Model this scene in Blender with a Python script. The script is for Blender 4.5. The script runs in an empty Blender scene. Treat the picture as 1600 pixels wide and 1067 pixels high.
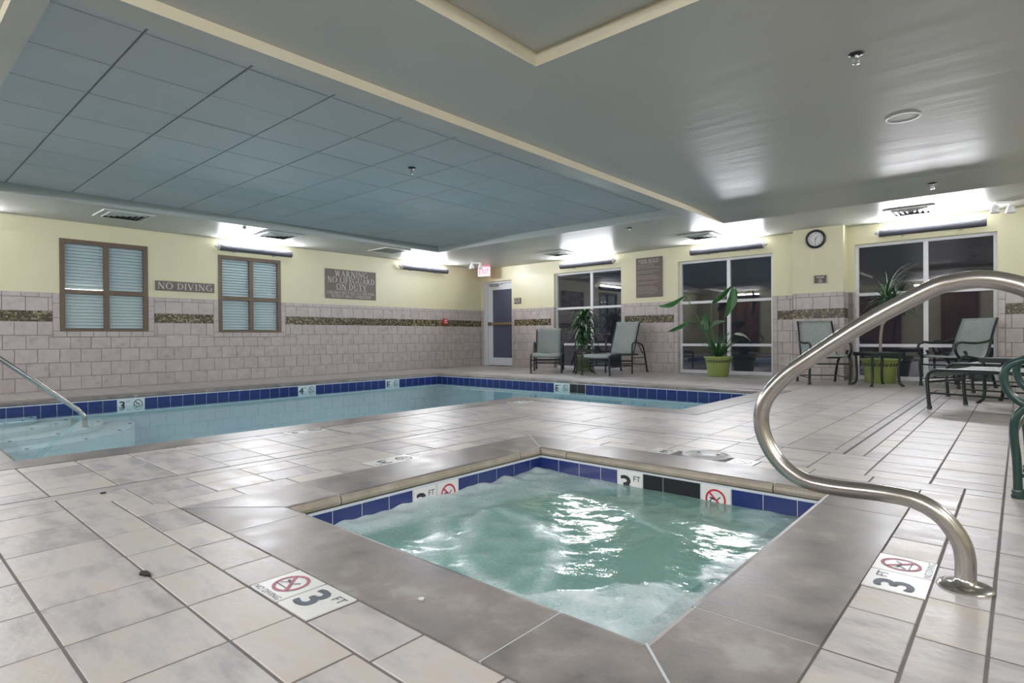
import bpy, math, random
from mathutils import Vector, Matrix, noise
random.seed(7)
SC = bpy.context.scene
COL = SC.collection

# ------------------------------------------------------------------ camera, world, exposure
CAMPOS = Vector((10.398549, -10.596084, 0.72))
RM = ((0.750204, -0.000322, -0.661206), (0.661167, -0.010521, 0.750165), (-0.007198, -0.999945, -0.007680))
FPX = 901.82
cam_data = bpy.data.cameras.new('camera')
cam_data.sensor_width = 36.0
cam_data.lens = FPX / 1600.0 * 36.0
cam_data.clip_start = 0.05
cam = bpy.data.objects.new('camera', cam_data)
COL.objects.link(cam)
cam.matrix_world = Matrix(((RM[0][0], -RM[0][1], -RM[0][2], CAMPOS.x),
                           (RM[1][0], -RM[1][1], -RM[1][2], CAMPOS.y),
                           (RM[2][0], -RM[2][1], -RM[2][2], CAMPOS.z), (0, 0, 0, 1)))
SC.camera = cam
world = bpy.data.worlds.new('night_sky')
SC.world = world
world.use_nodes = True
world.node_tree.nodes['Background'].inputs[0].default_value = (0.020, 0.021, 0.028, 1)
world.node_tree.nodes['Background'].inputs[1].default_value = 1.0
SC.view_settings.view_transform = 'Standard'
SC.view_settings.look = 'None'
SC.view_settings.gamma = 1.0
SC.view_settings.exposure = 0.0
SC.view_settings.use_curve_mapping = False
LAMP_STRENGTH = 10.0           # glow of the tube itself
LAMP_WATT = 67.0               # light thrown by each wall lamp
LAMP_TILT = 84.0               # degrees from straight up towards the room
LAMP_COLOR = (0.96, 0.955, 1.0, 1)

def project(p):
    d = Vector(p) - CAMPOS
    q = [sum(RM[i][j] * d[i] for i in range(3)) for j in range(3)]
    if q[2] < 0.05: return None
    return (800 + FPX * q[0] / q[2], 533.5 + FPX * q[1] / q[2], q[2])

# ------------------------------------------------------------------ materials
MATS = {}
def mat(name, col, rough=0.5, metal=0.0, spec=0.5, emit=None, estr=0.0, coat=0.0):
    m = bpy.data.materials.new(name); m.use_nodes = True
    b = m.node_tree.nodes['Principled BSDF']
    b.inputs['Base Color'].default_value = (*col, 1)
    b.inputs['Roughness'].default_value = rough
    b.inputs['Metallic'].default_value = metal
    b.inputs['Specular IOR Level'].default_value = spec
    b.inputs['Coat Weight'].default_value = coat
    if emit:
        b.inputs['Emission Color'].default_value = (*emit, 1)
        b.inputs['Emission Strength'].default_value = estr
    MATS[name] = m
    return m
def nd(m, t, **kw):
    n = m.node_tree.nodes.new(t)
    for k, v in kw.items(): setattr(n, k, v)
    return n
def lk(m, a, b): m.node_tree.links.new(a, b)
def ramp(m, stops):
    r = nd(m, 'ShaderNodeValToRGB')
    e = r.color_ramp.elements
    while len(e) < len(stops): e.new(0.5)
    for el, (p, c) in zip(e, stops):
        el.position = p; el.color = (*c, 1)
    return r
def mottled(name, stops, scale=(6, 6, 6), detail=6, rough=(0.3, 0.5), bump=0.15, bscale=60, obj_random=0.0, spec=0.5, coords='Object'):
    """stone / plaster: noise driven colour, roughness and fine relief"""
    m = mat(name, stops[0][1], spec=spec)
    b = m.node_tree.nodes['Principled BSDF']
    tc = nd(m, 'ShaderNodeTexCoord'); mp = nd(m, 'ShaderNodeMapping')
    mp.inputs['Scale'].default_value = scale
    if coords == 'World':
        g = nd(m, 'ShaderNodeNewGeometry'); lk(m, g.outputs['Position'], mp.inputs['Vector'])
    else:
        oi = nd(m, 'ShaderNodeObjectInfo')
        va = nd(m, 'ShaderNodeVectorMath', operation='ADD')
        sc = nd(m, 'ShaderNodeVectorMath', operation='SCALE'); sc.inputs['Scale'].default_value = 37.0
        cx = nd(m, 'ShaderNodeCombineXYZ')
        for i in range(3): lk(m, oi.outputs['Random'], cx.inputs[i])
        lk(m, cx.outputs[0], sc.inputs[0])
        lk(m, tc.outputs['Object'], va.inputs[0]); lk(m, sc.outputs[0], va.inputs[1]); lk(m, va.outputs[0], mp.inputs['Vector'])
    n = nd(m, 'ShaderNodeTexNoise'); n.inputs['Detail'].default_value = detail; n.inputs['Scale'].default_value = 1.0
    n.inputs['Roughness'].default_value = 0.6
    lk(m, mp.outputs[0], n.inputs['Vector'])
    src = n.outputs['Fac']
    if obj_random:
        oi2 = nd(m, 'ShaderNodeObjectInfo')
        ma = nd(m, 'ShaderNodeMath', operation='MULTIPLY_ADD'); ma.inputs[1].default_value = obj_random; 
        lk(m, oi2.outputs['Random'], ma.inputs[0]); lk(m, src, ma.inputs[2])
        sb = nd(m, 'ShaderNodeMath', operation='SUBTRACT'); sb.inputs[1].default_value = obj_random / 2
        lk(m, ma.outputs[0], sb.inputs[0]); src = sb.outputs[0]
    r = ramp(m, stops); lk(m, src, r.inputs[0]); lk(m, r.outputs[0], b.inputs['Base Color'])
    mr = nd(m, 'ShaderNodeMapRange'); mr.inputs['To Min'].default_value = rough[0]; mr.inputs['To Max'].default_value = rough[1]
    mr.inputs['From Min'].default_value = 0.3; mr.inputs['From Max'].default_value = 0.7
    lk(m, n.outputs['Fac'], mr.inputs[0]); lk(m, mr.outputs[0], b.inputs['Roughness'])
    if bump:
        n2 = nd(m, 'ShaderNodeTexNoise'); n2.inputs['Scale'].default_value = bscale; n2.inputs['Detail'].default_value = 3
        lk(m, (tc.outputs['Object']), n2.inputs['Vector'])
        bp = nd(m, 'ShaderNodeBump'); bp.inputs['Strength'].default_value = bump; bp.inputs['Distance'].default_value = 0.004
        lk(m, n2.outputs['Fac'], bp.inputs['Height']); lk(m, bp.outputs[0], b.inputs['Normal'])
    return m

mottled('deck_tile', [(0.34, (0.37, 0.35, 0.355)), (0.45, (0.48, 0.455, 0.458)), (0.56, (0.56, 0.527, 0.508)), (0.68, (0.565, 0.51, 0.455))],
        scale=(5, 12, 5), rough=(0.32, 0.46), bump=0.25, bscale=45, obj_random=0.22)
mottled('deck_tile_far', [(0.35, (0.37, 0.35, 0.352)), (0.5, (0.455, 0.43, 0.428)), (0.65, (0.52, 0.485, 0.46))],
        scale=(2.5, 6, 3), rough=(0.3, 0.45), bump=0.1, bscale=30, coords='World')
mottled('deck_grout', [(0.3, (0.15, 0.13, 0.13)), (0.7, (0.22, 0.195, 0.195))], rough=(0.7, 0.9), bump=0.2, coords='World')
mottled('coping_stone', [(0.33, (0.15, 0.142, 0.142)), (0.46, (0.215, 0.198, 0.192)), (0.57, (0.265, 0.235, 0.215)), (0.70, (0.36, 0.34, 0.325))],
        scale=(5.5, 5.5, 5.5), rough=(0.3, 0.45), bump=0.12, bscale=70, obj_random=0.1)
mottled('coping_nose', [(0.35, (0.30, 0.26, 0.205)), (0.65, (0.44, 0.39, 0.32))], scale=(5, 5, 5), rough=(0.3, 0.5), bump=0.12, bscale=70)
mottled('wall_tile', [(0.3, (0.40, 0.355, 0.35)), (0.5, (0.465, 0.415, 0.405)), (0.7, (0.52, 0.465, 0.45))],
        scale=(9, 9, 9), rough=(0.25, 0.4), bump=0.1, bscale=60, obj_random=0.12)
mottled('wall_grout', [(0.3, (0.20, 0.165, 0.16)), (0.7, (0.26, 0.22, 0.21))], rough=(0.8, 0.9), bump=0.1, coords='World')
mottled('wall_paint', [(0.3, (0.655, 0.625, 0.425)), (0.7, (0.70, 0.67, 0.465))], scale=(1.3, 1.3, 1.3), rough=(0.32, 0.42), bump=0.06, bscale=90, coords='World')
def ceiling_material():
    m = mottled('ceiling_paint', [(0.3, (0.52, 0.535, 0.505)), (0.7, (0.56, 0.575, 0.545))], scale=(0.8, 0.8, 0.8), rough=(0.38, 0.42), bump=0, coords='World', spec=0.26)
    b = m.node_tree.nodes['Principled BSDF']
    g = nd(m, 'ShaderNodeNewGeometry'); mp = nd(m, 'ShaderNodeMapping'); mp.inputs['Scale'].default_value = (0.5, 3.0, 1)
    lk(m, g.outputs['Position'], mp.inputs[0])
    n = nd(m, 'ShaderNodeTexNoise'); n.inputs['Scale'].default_value = 1.6; n.inputs['Detail'].default_value = 3
    lk(m, mp.outputs[0], n.inputs['Vector'])
    bp = nd(m, 'ShaderNodeBump'); bp.inputs['Strength'].default_value = 0.16; bp.inputs['Distance'].default_value = 0.02
    lk(m, n.outputs['Fac'], bp.inputs['Height']); lk(m, bp.outputs[0], b.inputs['Normal'])
ceiling_material()
mat('tray_paint', (0.56, 0.515, 0.385), 0.4)
mat('tray_paint_shaded', (0.34, 0.375, 0.355), 0.45)  # shade on the pool tray sides, put into a darker grey-green colour
mottled('ceiling_tile', [(0.3, (0.50, 0.535, 0.545)), (0.7, (0.55, 0.585, 0.60))], scale=(1, 1, 1), rough=(0.7, 0.8), bump=0.15, bscale=160, obj_random=0.1)
mat('ceiling_grid', (0.22, 0.27, 0.29), 0.6)
mat('pool_blue', (0.020, 0.036, 0.17), 0.12, coat=0.3)
mat('grout_white', (0.62, 0.66, 0.70), 0.6)
mat('marker_white', (0.80, 0.80, 0.79), 0.3)
mat('marker_wet', (0.60, 0.70, 0.72), 0.3)
mat('marker_black', (0.03, 0.035, 0.045), 0.4)
mat('marker_grey', (0.10, 0.12, 0.15), 0.5)
mat('marker_red', (0.55, 0.02, 0.06), 0.4)
mat('marker_pink', (0.46, 0.13, 0.20), 0.5)
mottled('pool_plaster', [(0.3, (0.50, 0.69, 0.765)), (0.7, (0.56, 0.75, 0.815))], scale=(2, 2, 2), rough=(0.6, 0.7), bump=0, coords='World')
mat('step_white', (0.74, 0.84, 0.86), 0.6)
mat('dark_void', (0.008, 0.009, 0.012), 0.6)
mat('white_frame', (0.70, 0.71, 0.74), 0.35)
mat('door_white', (0.74, 0.76, 0.80), 0.35)
mat('brown_frame', (0.135, 0.095, 0.065), 0.4)
mat('blind_white', (0.78, 0.83, 0.84), 0.5)
mat('brass', (0.42, 0.33, 0.18), 0.35, 0.8)
mat('metal_grey', (0.35, 0.36, 0.38), 0.35, 0.8)
mat('lamp_housing', (0.075, 0.075, 0.095), 0.5)
mat('lamp_cap', (0.55, 0.57, 0.60), 0.35, 0.3)
mat('sign_brown', (0.135, 0.10, 0.085), 0.55)
mat('sign_taupe', (0.155, 0.135, 0.115), 0.55)
mat('sign_text', (0.66, 0.65, 0.62), 0.5)
mat('sign_text_dim', (0.36, 0.32, 0.29), 0.5)
mat('sign_cream', (0.62, 0.57, 0.44), 0.5)
mat('red_plastic', (0.55, 0.015, 0.02), 0.35)
mat('white_plastic', (0.78, 0.79, 0.78), 0.4)
mat('lens', (0.85, 0.88, 0.9), 0.15)
mat('vent_white', (0.60, 0.62, 0.60), 0.45)
mat('vent_grey', (0.22, 0.24, 0.25), 0.5)
mat('sprinkler', (0.02, 0.02, 0.022), 0.4, 0.3)
mat('clock_black', (0.012, 0.013, 0.016), 0.3)
mat('clock_face', (0.66, 0.67, 0.66), 0.4)
mat('lime_pot', (0.25, 0.31, 0.085), 0.3, coat=0.3)
mat('pot_dull', (0.17, 0.20, 0.085), 0.4)
mat('pot_band', (0.045, 0.06, 0.02), 0.5)
mat('soil', (0.03, 0.022, 0.016), 0.9)
mat('trunk', (0.27, 0.24, 0.20), 0.8)
mat('exit_face', (0.75, 0.72, 0.72), 0.4, emit=(1.0, 0.80, 0.82), estr=0.25)
mat('exit_red', (0.9, 0.05, 0.1), 0.4, emit=(1.0, 0.05, 0.12), estr=1.6)
mat('exit_glow', (0.9, 0.05, 0.1), 0.4, emit=(1.0, 0.05, 0.14), estr=30.0)
mat('door_glass', (0.085, 0.09, 0.15), 0.12)
mat('tube_glow', (0.9, 0.9, 0.9), 0.5, emit=LAMP_COLOR[:3], estr=LAMP_STRENGTH)
mat('curtain', (0.20, 0.105, 0.07), 0.8)
mat('curtain_red', (0.26, 0.04, 0.05), 0.8)
mat('leaf_debris', (0.03, 0.022, 0.02), 0.8)
mat('petal', (0.75, 0.74, 0.70), 0.6)
mat('drain_cream', (0.52, 0.51, 0.50), 0.4)
mottled('skimmer_grey', [(0.3, (0.42, 0.43, 0.44)), (0.7, (0.52, 0.53, 0.54))], scale=(20, 20, 20), rough=(0.3, 0.5), bump=0.1)
mat('frame_green', (0.004, 0.013, 0.012), 0.35, coat=0.1)
mat('frame_teal', (0.010, 0.045, 0.040), 0.28, coat=0.4)

def sling_material():
    m = mat('sling', (0.2, 0.25, 0.24), 0.7)
    b = m.node_tree.nodes['Principled BSDF']
    tc = nd(m, 'ShaderNodeTexCoord'); mp = nd(m, 'ShaderNodeMapping'); mp.inputs['Scale'].default_value = (120, 120, 120)
    n = nd(m, 'ShaderNodeTexNoise'); n.inputs['Scale'].default_value = 1; n.inputs['Detail'].default_value = 2
    lk(m, tc.outputs['Object'], mp.inputs[0]); lk(m, mp.outputs[0], n.inputs['Vector'])
    r = ramp(m, [(0.3, (0.17, 0.20, 0.195)), (0.5, (0.27, 0.305, 0.295)), (0.7, (0.38, 0.415, 0.40))])
    lk(m, n.outputs['Fac'], r.inputs[0]); lk(m, r.outputs[0], b.inputs['Base Color'])
sling_material()
def leaf_material(name, a, c, scale=8):
    m = mat(name, a, 0.35)
    b = m.node_tree.nodes['Principled BSDF']
    tc = nd(m, 'ShaderNodeTexCoord'); n = nd(m, 'ShaderNodeTexNoise'); n.inputs['Scale'].default_value = scale
    oi = nd(m, 'ShaderNodeObjectInfo')
    ad = nd(m, 'ShaderNodeMath', operation='MULTIPLY_ADD'); ad.inputs[1].default_value = 0.5
    lk(m, tc.outputs['Object'], n.inputs['Vector'])
    lk(m, oi.outputs['Random'], ad.inputs[0]); lk(m, n.outputs['Fac'], ad.inputs[2])
    r = ramp(m, [(0.4, a), (1.0, c)]); lk(m, ad.outputs[0], r.inputs[0]); lk(m, r.outputs[0], b.inputs['Base Color'])
leaf_material('leaf_dark', (0.012, 0.04, 0.016), (0.035, 0.10, 0.04))
leaf_material('leaf_mid', (0.015, 0.075, 0.018), (0.03, 0.15, 0.03))
leaf_material('leaf_varieg', (0.03, 0.09, 0.045), (0.34, 0.42, 0.33))
leaf_material('leaf_pale', (0.16, 0.22, 0.17), (0.36, 0.42, 0.36))

def steel_material():
    m = mat('stainless', (0.50, 0.47, 0.45), 0.22, 1.0)
    b = m.node_tree.nodes['Principled BSDF']
    tc = nd(m, 'ShaderNodeTexCoord'); n = nd(m, 'ShaderNodeTexNoise'); n.inputs['Scale'].default_value = 30; n.inputs['Detail'].default_value = 5
    lk(m, tc.outputs['Object'], n.inputs['Vector'])
    mr = nd(m, 'ShaderNodeMapRange'); mr.inputs['To Min'].default_value = 0.16; mr.inputs['To Max'].default_value = 0.32
    lk(m, n.outputs['Fac'], mr.inputs[0]); lk(m, mr.outputs[0], b.inputs['Roughness'])
steel_material()

def thin_glass(name, tint, ior=1.5, rough=0.0, bump=None):
    m = bpy.data.materials.new(name); m.use_nodes = True; MATS[name] = m
    nt = m.node_tree; nt.nodes.clear()
    out = nd(m, 'ShaderNodeOutputMaterial'); mx = nd(m, 'ShaderNodeMixShader')
    tr = nd(m, 'ShaderNodeBsdfTransparent'); tr.inputs[0].default_value = (*tint, 1)
    gl = nd(m, 'ShaderNodeBsdfGlossy'); gl.inputs['Roughness'].default_value = rough
    fr = nd(m, 'ShaderNodeFresnel'); fr.inputs[0].default_value = ior
    # a thin sheet reflects alike from both sides: undo the node's inside/outside switch
    gb = nd(m, 'ShaderNodeNewGeometry'); mi = nd(m, 'ShaderNodeMix'); mi.inputs[2].default_value = ior; mi.inputs[3].default_value = 1.0 / ior
    lk(m, gb.outputs['Backfacing'], mi.inputs[0]); lk(m, mi.outputs[0], fr.inputs[0])
    lk(m, fr.outputs[0], mx.inputs[0]); lk(m, tr.outputs[0], mx.inputs[1]); lk(m, gl.outputs[0], mx.inputs[2]); lk(m, mx.outputs[0], out.inputs[0])
    if bump:
        g = nd(m, 'ShaderNodeNewGeometry'); n = nd(m, 'ShaderNodeTexNoise'); n.inputs['Scale'].default_value = bump[0]; n.inputs['Detail'].default_value = 2
        lk(m, g.outputs['Position'], n.inputs['Vector'])
        bp = nd(m, 'ShaderNodeBump'); bp.inputs['Strength'].default_value = bump[1]; bp.inputs['Distance'].default_value = 0.01
        lk(m, n.outputs['Fac'], bp.inputs['Height']); lk(m, bp.outputs[0], gl.inputs['Normal']); lk(m, bp.outputs[0], fr.inputs['Normal'])
    return m
thin_glass('night_glass', (0.80, 0.80, 0.84), 2.0)
thin_glass('blind_glass', (0.93, 0.97, 0.98), 1.5)
thin_glass('pool_water', (0.80, 0.95, 0.97), 1.33, 0.0, (2.2, 0.05))

def spa_water_material():
    m = mat('spa_water', (0.2, 0.45, 0.4), 0.06)
    b = m.node_tree.nodes['Principled BSDF']
    b.inputs['IOR'].default_value = 1.33
    at = nd(m, 'ShaderNodeAttribute'); at.attribute_name = 'foam'
    g = nd(m, 'ShaderNodeNewGeometry')
    v = nd(m, 'ShaderNodeTexNoise'); v.inputs['Scale'].default_value = 75; v.inputs['Detail'].default_value = 4
    lk(m, g.outputs['Position'], v.inputs['Vector'])
    mu = nd(m, 'ShaderNodeMath', operation='MULTIPLY_ADD'); mu.inputs[1].default_value = 0.5; mu.inputs[2].default_value = -0.25
    lk(m, v.outputs['Fac'], mu.inputs[0])
    ad = nd(m, 'ShaderNodeMath', operation='ADD'); lk(m, at.outputs['Fac'], ad.inputs[0]); lk(m, mu.outputs[0], ad.inputs[1])
    r = ramp(m, [(0.05, (0.19, 0.345, 0.30)), (0.30, (0.27, 0.44, 0.405)), (0.60, (0.46, 0.60, 0.60)), (0.95, (0.72, 0.80, 0.81))])
    lk(m, ad.outputs[0], r.inputs[0]); lk(m, r.outputs[0], b.inputs['Base Color'])
    mr = nd(m, 'ShaderNodeMapRange'); mr.inputs['To Min'].default_value = 0.05; mr.inputs['To Max'].default_value = 0.45
    lk(m, ad.outputs[0], mr.inputs[0]); lk(m, mr.outputs[0], b.inputs['Roughness'])
    n2 = nd(m, 'ShaderNodeTexNoise'); n2.inputs['Scale'].default_value = 40; n2.inputs['Detail'].default_value = 3
    lk(m, g.outputs['Position'], n2.inputs['Vector'])
    bp = nd(m, 'ShaderNodeBump'); bp.inputs['Strength'].default_value = 0.16; bp.inputs['Distance'].default_value = 0.01
    lk(m, n2.outputs['Fac'], bp.inputs['Height']); lk(m, bp.outputs[0], b.inputs['Normal'])
spa_water_material()

# ------------------------------------------------------------------ mesh helpers
class MB:
    def __init__(s): s.v = []; s.f = []; s.mi = []; s.sm = []
    def add(s, vs, fs, mi=0, smooth=False):
        o = len(s.v); s.v += [tuple(v) for v in vs]
        for f in fs: s.f.append(tuple(i + o for i in f)); s.mi.append(mi); s.sm.append(smooth)
        return s
    def quad(s, a, b, c, d, mi=0): return s.add([a, b, c, d], [(0, 1, 2, 3)], mi)
    def box(s, x0, x1, y0, y1, z0, z1, mi=0):
        return s.add([(x0, y0, z0), (x1, y0, z0), (x1, y1, z0), (x0, y1, z0), (x0, y0, z1), (x1, y0, z1), (x1, y1, z1), (x0, y1, z1)],
                     [(0, 3, 2, 1), (4, 5, 6, 7), (0, 1, 5, 4), (1, 2, 6, 5), (2, 3, 7, 6), (3, 0, 4, 7)], mi)
    def bevbox(s, x0, x1, y0, y1, z0, z1, b=0.004, mi=0):
        # box with chamfered top edges
        return s.add([(x0, y0, z0), (x1, y0, z0), (x1, y1, z0), (x0, y1, z0),
                      (x0, y0, z1 - b), (x1, y0, z1 - b), (x1, y1, z1 - b), (x0, y1, z1 - b),
                      (x0 + b, y0 + b, z1), (x1 - b, y0 + b, z1), (x1 - b, y1 - b, z1), (x0 + b, y1 - b, z1)],
                     [(0, 3, 2, 1), (8, 9, 10, 11)] + [(i, (i + 1) % 4, 4 + (i + 1) % 4, 4 + i) for i in range(4)]
                     + [(4 + i, 4 + (i + 1) % 4, 8 + (i + 1) % 4, 8 + i) for i in range(4)], mi)
    def tube(s, pts, r, n=8, caps=True, mi=0, flat=1.0, closed=False):
        pts = [Vector(p) for p in pts]; rs = r if isinstance(r, (list, tuple)) else [r] * len(pts)
        m = len(pts); prev = None; rings = []
        for i in range(m):
            if closed: t = pts[(i + 1) % m] - pts[i - 1]
            else: t = pts[min(i + 1, m - 1)] - pts[max(i - 1, 0)]
            t.normalize()
            if prev is None:
                u = t.cross(Vector((0, 0, 1)))
                if u.length < 0.05: u = t.cross(Vector((1, 0, 0)))
            else: u = prev - t * prev.dot(t)
            u.normalize(); prev = u; w = t.cross(u)
            rings.append([pts[i] + (u * math.cos(2 * math.pi * k / n) + w * math.sin(2 * math.pi * k / n) * flat) * rs[i] for k in range(n)])
        vs = [p for rg in rings for p in rg]; fs = []
        for i in range(m if closed else m - 1):
            j = (i + 1) % m
            for k in range(n): fs.append((i * n + k, i * n + (k + 1) % n, j * n + (k + 1) % n, j * n + k))
        s.add(vs, fs, mi, True)
        if caps and not closed:
            s.add(rings[0], [tuple(range(n - 1, -1, -1))], mi); s.add(rings[-1], [tuple(range(n))], mi)
        return s
    def lathe(s, prof, c=(0, 0, 0), n=24, mi=0, axis='z', smooth=True):
        vs = []; fs = []
        for (r, h) in prof:
            for k in range(n):
                a = 2 * math.pi * k / n; x, y = r * math.cos(a), r * math.sin(a)
                if axis == 'z': p = (x, y, h)
                elif axis == 'y': p = (x, h, y)
                else: p = (h, x, y)
                vs.append((p[0] + c[0], p[1] + c[1], p[2] + c[2]))
        for i in range(len(prof) - 1):
            for k in range(n): fs.append((i * n + k, i * n + (k + 1) % n, (i + 1) * n + (k + 1) % n, (i + 1) * n + k))
        return s.add(vs, fs, mi, smooth)
    def disc(s, c, r, n=24, axis='z', mi=0, ry=None):
        ry = r if ry is None else ry; vs = []
        for k in range(n):
            a = 2 * math.pi * k / n; x, y = r * math.cos(a), ry * math.sin(a)
            vs.append({'z': (c[0] + x, c[1] + y, c[2]), 'y': (c[0] + x, c[1], c[2] + y), 'x': (c[0], c[1] + x, c[2] + y)}[axis])
        return s.add(vs, [tuple(range(n))], mi)
    def map(s, fn): s.v = [tuple(fn(*p)) for p in s.v]; return s
    def mesh(s, name, mats):
        me = bpy.data.meshes.new(name); me.from_pydata(s.v, [], s.f)
        for m in mats: me.materials.append(MATS[m])
        me.polygons.foreach_set('material_index', s.mi); me.polygons.foreach_set('use_smooth', s.sm)
        me.update(); return me
    def build(s, name, mats, parent=None, loc=None, **kw):
        if isinstance(mats, str): mats = [mats]
        return link(name, s.mesh(name, mats), parent, loc, **kw)
def link(name, me, parent=None, loc=None, rot=None, **kw):
    o = bpy.data.objects.new(name, me); COL.objects.link(o)
    if parent is not None: o.parent = parent
    if loc is not None: o.location = loc
    if rot is not None: o.rotation_euler = rot
    for k, v in kw.items(): o[k] = v
    return o
def thing(name, label, cat, loc=(0, 0, 0), rz=0.0, group=None, kind=None):
    o = bpy.data.objects.new(name, None); o.empty_display_size = 0.1; COL.objects.link(o)
    o.location = loc; o.rotation_euler = (0, 0, rz); o['label'] = label; o['category'] = cat
    if group: o['group'] = group
    if kind: o['kind'] = kind
    return o
def tag(o, label, cat, group=None, kind=None):
    o['label'] = label; o['category'] = cat
    if group: o['group'] = group
    if kind: o['kind'] = kind
    return o
def smooth(pts, n=6):
    """Catmull-Rom through the points"""
    P = [Vector(p) for p in pts]; P = [P[0] * 2 - P[1]] + P + [P[-1] * 2 - P[-2]]; out = []
    for i in range(1, len(P) - 2):
        for k in range(n):
            t = k / n; a, b, c, d = P[i - 1], P[i], P[i + 1], P[i + 2]
            out.append(0.5 * ((2 * b) + (c - a) * t + (2 * a - 5 * b + 4 * c - d) * t * t + (3 * b - a - 3 * c + d) * t ** 3))
    out.append(P[-2]); return out
def rsub(rects, h):
    """subtract hole (x0,x1,y0,y1) from a list of rectangles"""
    out = []
    for (a, b, c, d) in rects:
        if h[0] >= b or h[1] <= a or h[2] >= d or h[3] <= c: out.append((a, b, c, d)); continue
        if h[2] > c: out.append((a, b, c, h[2]))
        if h[3] < d: out.append((a, b, h[3], d))
        lo, hi = max(c, h[2]), min(d, h[3])
        if h[0] > a: out.append((a, h[0], lo, hi))
        if h[1] < b: out.append((h[1], b, lo, hi))
    return out
def rsub_all(rects, holes):
    for h in holes: rects = rsub(rects, h)
    return rects
_txt = {}
def text_polys(body, size):
    """flat mesh of a sans text, centred: (verts, faces) in the XY plane"""
    key = (body, size)
    if key not in _txt:
        cu = bpy.data.curves.new('lettering', 'FONT'); cu.body = body; cu.size = size; cu.align_x = 'CENTER'; cu.align_y = 'CENTER'; cu.resolution_u = 3
        ob = bpy.data.objects.new('lettering', cu); COL.objects.link(ob)
        dg = bpy.context.evaluated_depsgraph_get(); me = bpy.data.meshes.new_from_object(ob.evaluated_get(dg))
        _txt[key] = ([tuple(v.co) for v in me.vertices], [tuple(p.vertices) for p in me.polygons])
        bpy.data.objects.remove(ob); bpy.data.curves.remove(cu); bpy.data.meshes.remove(me)
    return _txt[key]

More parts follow.
